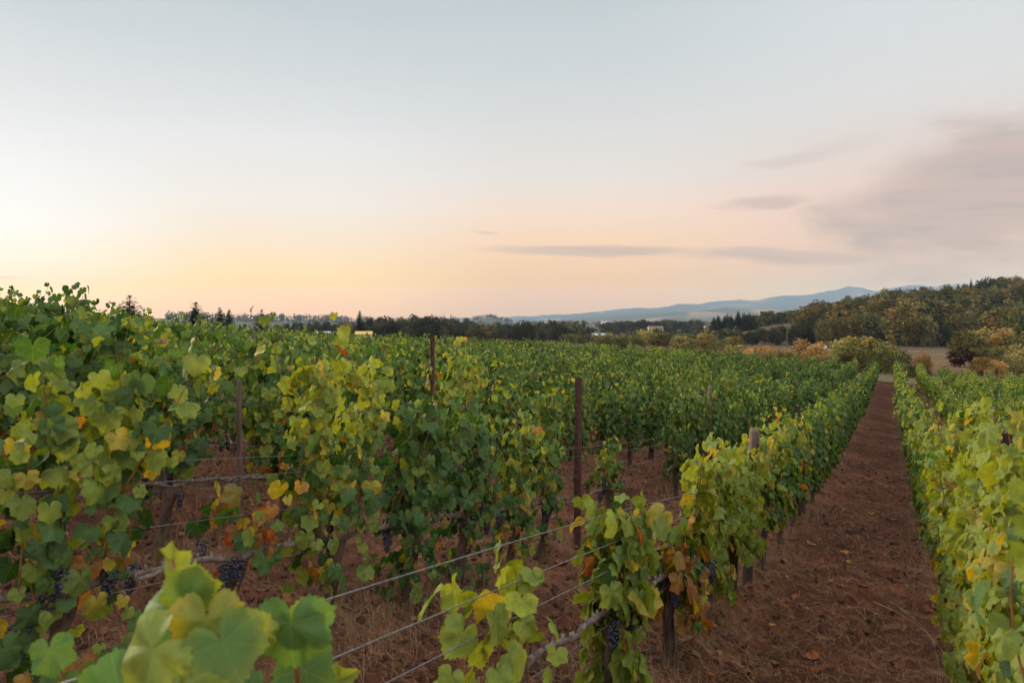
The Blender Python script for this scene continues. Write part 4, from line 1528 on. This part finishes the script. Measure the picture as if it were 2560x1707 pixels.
OAK = ((0.080, 0.080, 0.034), (0.110, 0.098, 0.038), (0.060, 0.064, 0.033), (0.130, 0.10, 0.040))
OAKW = ((0.105, 0.105, 0.036), (0.14, 0.12, 0.040), (0.08, 0.088, 0.035), (0.15, 0.105, 0.040))
DARK = ((0.040, 0.044, 0.026), (0.052, 0.050, 0.030), (0.034, 0.040, 0.026))
WILLOW = ((0.19, 0.17, 0.055), (0.24, 0.19, 0.055), (0.14, 0.14, 0.05))
GOLD = ((0.32, 0.20, 0.065), (0.36, 0.21, 0.075), (0.25, 0.18, 0.06))
BUSHG = ((0.085, 0.09, 0.036), (0.13, 0.12, 0.042), (0.055, 0.065, 0.03))
PLUM = ((0.03, 0.012, 0.014), (0.04, 0.018, 0.016))
FIR = ((0.028, 0.040, 0.026), (0.038, 0.048, 0.028), (0.040, 0.038, 0.026))
CPX = {}
KINDS = {
    'oak_tree': [dict(seed=s, palette=OAK, wid=0.46, base=-0.05, nl=34, nc=3000, size=0.030) for s in range(4)],
    'oak_warm': [dict(seed=20 + s, palette=OAKW, wid=0.45, base=-0.05, nl=34, nc=3000, size=0.030) for s in range(4)],
    'oak_dark': [dict(seed=40 + s, palette=DARK, wid=0.5, base=-0.06, nl=34, nc=3000, size=0.030) for s in range(4)],
    'willow': [dict(seed=60 + s, palette=WILLOW, wid=0.52, base=-0.06, nl=30, nc=2000, size=0.032) for s in range(3)],
    'gold': [dict(seed=80 + s, palette=GOLD, wid=0.48, base=-0.06, nl=30, nc=2400, size=0.026) for s in range(3)],
    'bush': [dict(seed=90 + s, palette=BUSHG, wid=0.6, base=-0.08, nl=34, nc=2600, size=0.027) for s in range(3)],
    'plum': [dict(seed=99, palette=PLUM, wid=0.55, base=-0.05, nl=24, nc=1400, size=0.035)],
}


def lib_tree(kind):
    if kind not in CPX:
        L = []
        if kind == 'fir':
            for s in range(4):
                V, F, c = conifer_crown(200 + s, wid=(0.24, 0.28, 0.21, 0.34)[s], palette=FIR)
                L.append((mesh('crown', V, F, M_CROWN, col=c, smooth=False), tree_trunk(r=0.016, con=True, seed=s)))
        else:
            for i, kw in enumerate(KINDS[kind]):
                V, F, c = broad_crown(**kw)
                L.append((mesh('crown', V, F, M_CROWN, col=c, smooth=False), tree_trunk(seed=i, h=0.42)))
        CPX[kind] = L
    return CPX[kind]


def tree(kind, x, y, h, wide, name, label, group, var=None, z=None, cat='tree'):
    lib = lib_tree(kind)
    cr_, tk = lib[random.randrange(len(lib)) if var is None else var]
    z = float(G(x, y)) - 0.1 if z is None else z
    root = ob(name, None, loc=(x, y, z), rz=random.uniform(0, 6.28), label=label, category=cat, group=group)
    root.scale = (h * wide, h * wide, h)
    ob('trunk', tk, root)
    ob('crown', cr_, root)
    return root


def px2(px, Yd):
    return (px - 1176) / 1568 * Yd


def tree_px(kind, px, top, Yd, name, label, group, wide=1.0, var=None, hmin=2.0, cat='tree'):
    x = px2(px, Yd)
    z = float(G(x, Yd)) - 0.1
    h = max(hmin, (733 - top) / 1568 * Yd - z)
    return tree(kind, x, Yd, h, wide, name, label, group, var, z, cat)


# conifers on the left skyline
for px, top, Yd, var, wd, lb in ((298, 688, 200, 3, 1.25, 'broad dark fir on the skyline, leftmost of the five'), (450, 703, 210, 1, 1.15, 'dark pointed fir on the skyline, second from the left'),
                              (505, 715, 230, 0, 1.0, 'small narrow fir on the skyline left of the tiny one'), (526, 719, 240, 2, 0.9, 'tiny fir tip showing above the vines'),
                              (601, 720, 210, 3, 1.1, 'squat dark fir above the vines near the pale hills'), (826, 722, 330, 0, 0.9, 'slim fir left of the dark oak wood')):
    tree_px('fir', px, top - 8, Yd, 'fir_tree', lb, 'firs on the skyline', wd * 1.9, var)

random.seed(21)
# wood in the centre
for i in range(30):
    px = 650 + i * 6.6 + random.uniform(-4, 4)
    k = 'fir' if i % 2 else 'oak_dark'
    tree_px(k, px, random.uniform(736, 744), random.uniform(480, 560), 'fir_tree' if k == 'fir' else 'oak_tree', 'hazy dark tree in the line left of the oak wood', 'tree line left of the oak wood', 0.8 if k == 'fir' else 0.75)
prof = lambda px: np.interp(px, [820, 850, 880, 930, 980, 1030, 1045, 1080, 1130, 1180, 1240, 1300, 1330], [738, 731, 726, 722, 720, 723, 733, 729, 735, 740, 742, 741, 746])
for i in range(46):
    px = 832 + i * 10.7 + random.uniform(-5, 5)
    row = i % 3
    Yd = 360 + 28 * row + random.uniform(-8, 8)
    top = float(prof(px)) + (2 - row) * 5 + random.uniform(-2, 3)
    kk = random.choice(['oak_dark', 'oak_dark', 'oak_tree'])
    tree_px(kk, px, top, Yd, 'oak_tree', 'rounded dark oak in the wood behind the centre of the vineyard', 'oaks of the central wood', random.uniform(0.85, 1.2))
for px, top in ((852, 729), (884, 724), (1036, 721), (1020, 724), (868, 727), (1262, 737), (1276, 739), (1248, 738), (1300, 741)):
    tree_px('fir', px, top, 410, 'fir_tree', 'fir tip standing out of the dark oak wood', 'firs in the central wood', 0.8)
tree_px('oak_dark', 1205, 736, 330, 'oak_tree', 'biggest dark oak at the right end of the central wood', None, 1.15)
tree_px('willow', 800, 741, 420, 'green_tree', 'rounded yellowish green tree beside the white roofed building', None, 0.9)

# valley trees between centre and right
for i in range(46):
    px = 1300 + i * 8.6 + random.uniform(-8, 8)
    Yd = random.uniform(190, 460)
    kind = random.choice(['willow', 'willow', 'bush', 'oak_tree'])
    hh = random.uniform(3, 5.5)
    tree(kind, px2(px, Yd), Yd, hh, random.uniform(1.0, 1.35), 'willow_tree' if kind == 'willow' else 'small_tree', 'low grey green tree in the valley beyond the vines', 'low trees on the valley floor')
for i in range(24):
    px = 1395 + i * 9 + random.uniform(-4, 4)
    tree_px('oak_dark', px, random.uniform(733, 738), random.uniform(800, 840), 'hedge_tree', 'dark tree in the long hedge line across the valley', 'hedge trees across the valley', 1.2)
for i in range(24):
    px = 1636 + (i % 12) * 9 + random.uniform(-5, 5)
    tree_px('fir', px, float(np.interp(px, [1630, 1660, 1690, 1730, 1745], [728, 717, 714, 718, 735])) + random.uniform(0, 9), 520 - (i // 12) * 50, 'fir_tree', 'dark fir in the clump left of the small tan field', 'firs by the tan field', 1.5)
for i in range(26):
    px = 1735 + i * 6.5 + random.uniform(-4, 4)
    tree_px('oak_warm', px, random.uniform(722, 727), random.uniform(560, 620), 'oak_tree', 'brownish tree behind the small tan field', 'trees behind the tan field', 0.8)
for i in range(18):
    px = 1655 + i * 12 + random.uniform(-5, 5)
    tree_px('oak_dark', px, float(np.interp(px, [1650, 1700, 1800, 1870], [766, 760, 745, 740])) + random.uniform(-4, 6), random.uniform(270, 320), 'oak_tree', 'dark oak in the band below the small tan field', 'dark oaks below the tan field', 1.05)

# right-hand hill forest: front ranks one by one
random.seed(5)
hill = []
ridge = lambda px: float(np.interp(px, [1650, 1750, 1850, 1900, 1960, 2000, 2040, 2100, 2200, 2300, 2400], [728, 722, 712, 700, 694, 690, 682, 674, 658, 645, 634]))
for i in range(104):
    f = i / 104
    px = random.uniform(1850, 2420)
    Yd = 265 + 270 * (i / 104) ** 1.0
    if px < 2075 and Yd < 285:
        Yd += 40
    if 2075 < px < 2200 and Yd < 262:
        continue
    x = px2(px, Yd)
    kind = random.choice(['oak_tree', 'oak_warm', 'oak_tree', 'oak_warm', 'oak_dark', 'fir' if Yd > 430 else 'oak_tree'])
    hh = random.uniform(12, 18) * (0.85 if px < 2000 else 1.0)
    tree(kind, x, Yd, hh, random.uniform(0.95, 1.2) if kind != 'fir' else 1.0, 'fir_tree' if kind == 'fir' else 'oak_tree', ('dark fir' if kind == 'fir' else 'brownish green oak') + ' on the wooded hillside to the right', 'trees of the wooded hillside')
for px, top, k in ((2130, 716, 'oak_tree'), (2095, 726, 'oak_warm'), (2158, 722, 'oak_dark'), (1895, 728, 'oak_tree'), (1925, 724, 'oak_tree')):
    tree_px(k, px, top, 262, 'oak_tree', 'tall brownish oak at the foot of the hill behind the meadow', 'tall oaks behind the meadow', 0.75)
for i, px in enumerate((2045, 2062, 2078, 2093, 2120, 2150, 2185, 2200, 2230, 2262, 2290, 2320, 2345, 1985, 1968, 2006, 2030, 2110, 2170, 2215, 2245)):
    tree_px('fir', px, ridge(px) - random.uniform(1, 13), 560 + random.uniform(-15, 15), 'fir_tree', 'dark fir standing on the crest of the wooded hill', 'firs on the hill crest', 1.15)

# bushes between the vineyard and the hill
bushes = [(1720, 800, 105, 'gold', 1.2), (1755, 793, 112, 'gold', 1.2), (1790, 800, 100, 'gold', 1.2), (1845, 775, 118, 'gold', 0.9), (1880, 787, 104, 'gold', 1.1), (1905, 780, 116, 'bush', 1.1), (1940, 774, 108, 'willow', 1.0),
          (1965, 770, 118, 'willow', 1.1), (2000, 772, 104, 'willow', 1.1), (2030, 782, 98, 'bush', 1.1), (2052, 795, 95, 'bush', 0.9), (2010, 795, 92, 'bush', 1.0), (1960, 800, 90, 'bush', 1.1), (1920, 805, 94, 'bush', 1.2),
          (1860, 810, 92, 'gold', 1.2), (1810, 805, 96, 'willow', 1.2), (2118, 808, 108, 'gold', 1.0), (2075, 845, 86, 'bush', 0.7), (2122, 842, 88, 'bush', 0.7), (2095, 850, 84, 'bush', 0.8),
          (2225, 755, 150, 'willow', 1.0), (2262, 750, 155, 'willow', 1.0), (2300, 756, 150, 'gold', 1.0), (2335, 748, 150, 'willow', 1.0), (2365, 760, 145, 'bush', 1.0), (2215, 800, 118, 'plum', 1.2),
          (2245, 798, 125, 'willow', 1.0), (2280, 790, 122, 'bush', 1.0), (2320, 785, 125, 'willow', 1.1), (2345, 800, 110, 'willow', 1.1), (2255, 818, 98, 'gold', 1.2), (2290, 826, 96, 'gold', 1.1), (2330, 810, 100, 'bush', 1.1),
          (1480, 757, 240, 'willow', 1.4), (1520, 762, 220, 'willow', 1.4), (1570, 770, 190, 'willow', 1.3), (1620, 764, 200, 'willow', 1.2), (1660, 776, 170, 'bush', 1.3), (1430, 772, 230, 'bush', 1.4), (1690, 790, 130, 'willow', 1.2)]
BW = {'gold': 'golden', 'willow': 'yellowish green', 'bush': 'dark green', 'plum': 'dark purple'}
PLACE = [(1700, 'in the valley behind the vineyard'), (1830, 'behind the far end of the left rows'), (2075, 'in the thicket at the end of the track'), (2200, 'on the meadow beyond the track'), (3000, 'at the right edge of the meadow')]
for px, top, Yd, k, wd in bushes:
    place = [p for lim, p in PLACE if px < lim][0]
    wd *= 1.2
    tree_px(k, px, top, Yd, 'bush', f'{BW[k]} rounded bush {place}', f'{BW[k]} bushes {place}', wd, cat='bush')


# masses of far woodland
def woods(name, label, specs, seed, fir=0.5, pal=DARK, pal2=FIR):
    rng = np.random.RandomState(seed)
    Vs, Fs, Cs, n = [], [], [], 0
    for (x0, x1, y0, y1, cnt, h0, h1) in specs:
        for _ in range(cnt):
            Yd = rng.uniform(y0, y1)
            px = rng.uniform(x0, x1)
            x = px2(px, Yd)
            z = float(G(x, Yd)) - 0.5
            h = rng.uniform(h0, h1)
            m = 34 if Yd < 900 else 16
            if rng.rand() < fir:
                f = rng.uniform(0.05, 1, m)
                a = rng.uniform(0, 2 * PI, m)
                R = 0.2 * h * (1 - f) + 0.2
                P = np.stack([x + np.cos(a) * R * 0.8, Yd + np.sin(a) * R * 0.8, z + h * f], -1)
                c0 = np.array(pal2[rng.randint(len(pal2))])
                S = 0.11 * h * (1.15 - f)
            else:
                d = rng.normal(0, 1, (m, 3))
                d /= np.linalg.norm(d, axis=1, keepdims=True)
                P = np.array([x, Yd, z + h * 0.6]) + d * np.array([0.42, 0.42, 0.4]) * h * rng.uniform(0.6, 1.0, (m, 1))
                c0 = np.array(pal[rng.randint(len(pal))])
                S = np.full(m, 0.13 * h)
            N = P - np.array([x, Yd, z + h * 0.4]) + rng.normal(0, h * 0.15, (m, 3))
            V, F, c = clump_quads(P, N, S, rng, c0[None] * rng.uniform(0.45, 1.5) * rng.uniform(0.7, 1.3, (m, 1)), 4)
            Vs.append(V)
            Fs.append(F + n)
            Cs.append(c)
            n += len(V)
    me = mesh(name, np.vstack(Vs), np.vstack(Fs), M_CROWN, col=np.vstack(Cs), smooth=False)
    ob(name, me, kind='stuff', label=label, category='woodland')


woods('hillside_woods', 'brown green woodland covering the hill on the right', [(1880, 2450, 290, 560, 620, 9, 14), (1700, 1990, 520, 800, 260, 9, 13)], 1, 0.1, OAKW + OAK, FIR)
woods('distant_woods', 'blue hazy tree line on the far ridge to the left', [(380, 800, 2300, 2700, 420, 22, 34), (780, 1000, 2500, 3000, 120, 18, 26), (1085, 1180, 2850, 3150, 150, 14, 22)], 2, 0.7, DARK, FIR)
woods('valley_woods', 'dark tree belts between the fields of the valley floor',
      [(2060, 2420, 262, 290, 130, 3, 6), (1225, 1340, 430, 600, 90, 9, 14), (1250, 1640, 560, 640, 150, 6, 9), (1320, 1700, 330, 480, 260, 3, 6), (1430, 1580, 1300, 1340, 60, 12, 18), (1500, 1640, 1900, 1960, 80, 14, 20), (1290, 1420, 1650, 1720, 60, 14, 20), (1200, 1700, 2800, 2900, 160, 14, 22),
       (1560, 1800, 2400, 2460, 90, 14, 22), (1640, 1900, 1000, 1200, 140, 12, 18), (1200, 1900, 3900, 4200, 200, 18, 28)], 3, 0.35, OAK + DARK + WILLOW[:1], FIR)
woods('crest_woods', 'dark fir woodland on the spur below the mountains', [(1850, 2080, 900, 1150, 260, 16, 24)], 4, 0.8, DARK, FIR)

# ------------------------------------------------------------------ buildings, pole, road
M_WHITE = noise_mat('white_paint', (0.38, 0.37, 0.35), (0.5, 0.48, 0.46), 2, 0.7, 0.1)
M_YROOF = noise_mat('yellow_roof_sheet', (0.5, 0.33, 0.06), (0.62, 0.42, 0.10), 3, 0.6, 0.1)
M_GROOF = noise_mat('grey_roof', (0.35, 0.34, 0.33), (0.5, 0.49, 0.47), 3, 0.7, 0.1)
M_BROOF = noise_mat('brown_roof', (0.12, 0.08, 0.06), (0.2, 0.13, 0.10), 3, 0.8, 0.1)
M_TAN = noise_mat('tan_wall', (0.5, 0.38, 0.2), (0.62, 0.48, 0.28), 2, 0.8, 0.1)
M_WIN = noise_mat('dark_window', (0.03, 0.035, 0.04), (0.05, 0.055, 0.06), 2, 0.2, 0.0)


def building(px, py, Yd, L, Wd, H, rh, wall, roof, label, rz=0.1, nwin=4, name='farm_building'):
    x = px2(px, Yd)
    z = (733 - py) / 1568 * Yd - H - rh
    zg = float(G(x, Yd))
    z = max(z, zg - 0.3) if z > zg + 4 else zg - 0.2 if abs(z - zg) < 4 else z
    if z < zg - 0.3:
        z = zg - 0.2
    root = ob(name, None, loc=(x, Yd, z), rz=rz, label=label, category='building')
    mb = MB()
    mb.box((0, 0, H / 2 - 0.5), (L, Wd, H + 1.0))
    ov = 0.4
    hx = L / 2
    mb.add([(-hx, -Wd / 2, H), (hx, -Wd / 2, H), (hx, Wd / 2, H), (-hx, Wd / 2, H), (-hx, 0, H + rh - 0.15), (hx, 0, H + rh - 0.15)], [(0, 4, 3), (1, 2, 5)])
    ob('wall', mb.mesh('wall', wall, False), root)
    mr = MB()
    a, b = L / 2 + ov, Wd / 2 + ov
    e = H - rh * ov / (Wd / 2)
    V = [(-a, -b, e), (a, -b, e), (a, 0, H + rh), (-a, 0, H + rh), (a, b, e), (-a, b, e)]
    V += [(p[0], p[1], p[2] + 0.15) for p in V]
    mr.add(V, [(0, 3, 2, 1), (3, 5, 4, 2), (6, 7, 8, 9), (9, 8, 10, 11), (0, 1, 7, 6), (4, 5, 11, 10), (0, 6, 9, 3), (3, 9, 11, 5), (1, 2, 8, 7), (2, 4, 10, 8)])
    ob('roof', mr.mesh('roof', roof, False), root)
    for i in range(nwin):
        mw = MB()
        mw.box((-L / 2 + (i + 0.5) * L / nwin, -Wd / 2 - 0.03, H * 0.55), (L / nwin * 0.4, 0.08, H * 0.35))
        ob('window', mw.mesh('window', M_WIN, False), root)
    return root


building(742, 758, 300, 6.2, 6, 5.2, 0.8, M_WHITE, M_WHITE, 'long low white roofed building just above the vines', 0.05, 3)
building(836, 757, 310, 7, 7, 4.8, 1.2, M_WHITE, M_YROOF, 'white building with a yellow roof in front of the oak wood', 0.15, 6)
building(1375, 768, 420, 8, 6, 3, 1.5, M_WHITE, M_GROOF, 'small white shed among the dark trees right of the wood', 0.3, 2)
building(1395, 738, 1500, 26, 12, 3, 1.5, M_WHITE, M_GROOF, 'pale long farm shed far across the valley', 0.1, 5)
building(1418, 738, 1450, 22, 12, 4, 2, M_TAN, M_WHITE, 'cream barn beside the pale shed across the valley', 0.2, 4)
building(1505, 749, 760, 16, 8, 3.0, 1.5, M_TAN, M_BROOF, 'tan building with a pale roof in the valley fields', 0.05, 5)
building(1632, 742, 1000, 22, 12, 5, 3, M_WHITE, M_BROOF, 'white house with brown roof beside the yellow field', 0.4, 4)
building(1648, 739, 1050, 16, 10, 5, 3, M_WHITE, M_GROOF, 'small white house behind the brown roofed one', 0.1, 3)
building(1860, 790, 160, 7, 5, 1.6, 1.2, M_WHITE, M_GROOF, 'white house partly hidden by the golden bushes', 0.2, 2)
building(2030, 764, 330, 8, 6, 3.0, 1.5, M_TAN, M_BROOF, 'tan house glimpsed between oaks on the hill foot', 0.2, 3)
building(1885, 766, 330, 5, 5, 3.0, 1.5, M_WHITE, M_BROOF, 'pale cottage among dark trees below the hill', 0.3, 2)

x = px2(1808, 175)
zg = float(G(x, 175))
pole = ob('utility_pole', None, loc=(x, 175, zg), label='thin grey utility pole beside the country road', category='utility pole')
mb = MB()
mb.tube([(0, 0, -0.3), (0, 0, 7.2)], [0.11, 0.08], 8)
ob('pole', mb.mesh('pole', M_WOOD), pole)
mb = MB()
mb.box((0, 0, 6.8), (1.5, 0.1, 0.12))
ob('crossarm', mb.mesh('crossarm', M_WOOD, False), pole)

# country road winding past the bushes
def road():
    m, t = newmat('asphalt')
    n = t.n('ShaderNodeTexNoise', Scale=3.0, Detail=6.0).outputs[0]
    c = t.mix(n, (0.055, 0.052, 0.05, 1), (0.09, 0.085, 0.08, 1))
    bs = t.n('ShaderNodeBsdfPrincipled', Base_Color=c, Roughness=0.9)
    t.n('ShaderNodeOutputMaterial', i0=bs.outputs[0])
    pts = [(40, 122), (58, 132), (70, 150), (86, 172), (108, 190), (128, 206), (160, 214), (200, 218)]
    P = []
    for i in range(len(pts) - 1):
        for s in range(10):
            f = s / 10
            P.append((pts[i][0] * (1 - f) + pts[i + 1][0] * f, pts[i][1] * (1 - f) + pts[i + 1][1] * f))
    V = []
    for i, (a, b) in enumerate(P):
        c_, d_ = P[min(i + 1, len(P) - 1)]
        if i == len(P) - 1:
            c_, d_ = a + (a - P[i - 1][0]), b + (b - P[i - 1][1])
        L = math.hypot(c_ - a, d_ - b)
        nx, ny = -(d_ - b) / L, (c_ - a) / L
        for s in (-1.5, -0.5, 0.5, 1.5):
            q = (a + nx * s, b + ny * s)
            V.append((q[0], q[1], float(GH(*q)) + 0.12))
    F = [(i * 4 + j, i * 4 + j + 1, i * 4 + j + 5, i * 4 + j + 4) for i in range(len(P) - 1) for j in range(3)]
    ob('road', mesh('road', V, np.array(F), m), kind='structure')


road()

# ------------------------------------------------------------------ haze
hz = MB()
hz.box((0, 0, (HAZE_TOP - 130) / 2), (2 * HAZE_R, 2 * HAZE_R, HAZE_TOP + 130))
hm, t = newmat('haze')
vol = t.n('ShaderNodeVolumePrincipled', Color=(0.60, 0.78, 1.0, 1), Density=HAZE_D)
t.t.links.new(vol.outputs[0], t.n('ShaderNodeOutputMaterial').inputs['Volume'])
ob('haze', hz.mesh('haze', hm, False), kind='stuff', label='thin bluish evening haze filling the valley', category='haze')
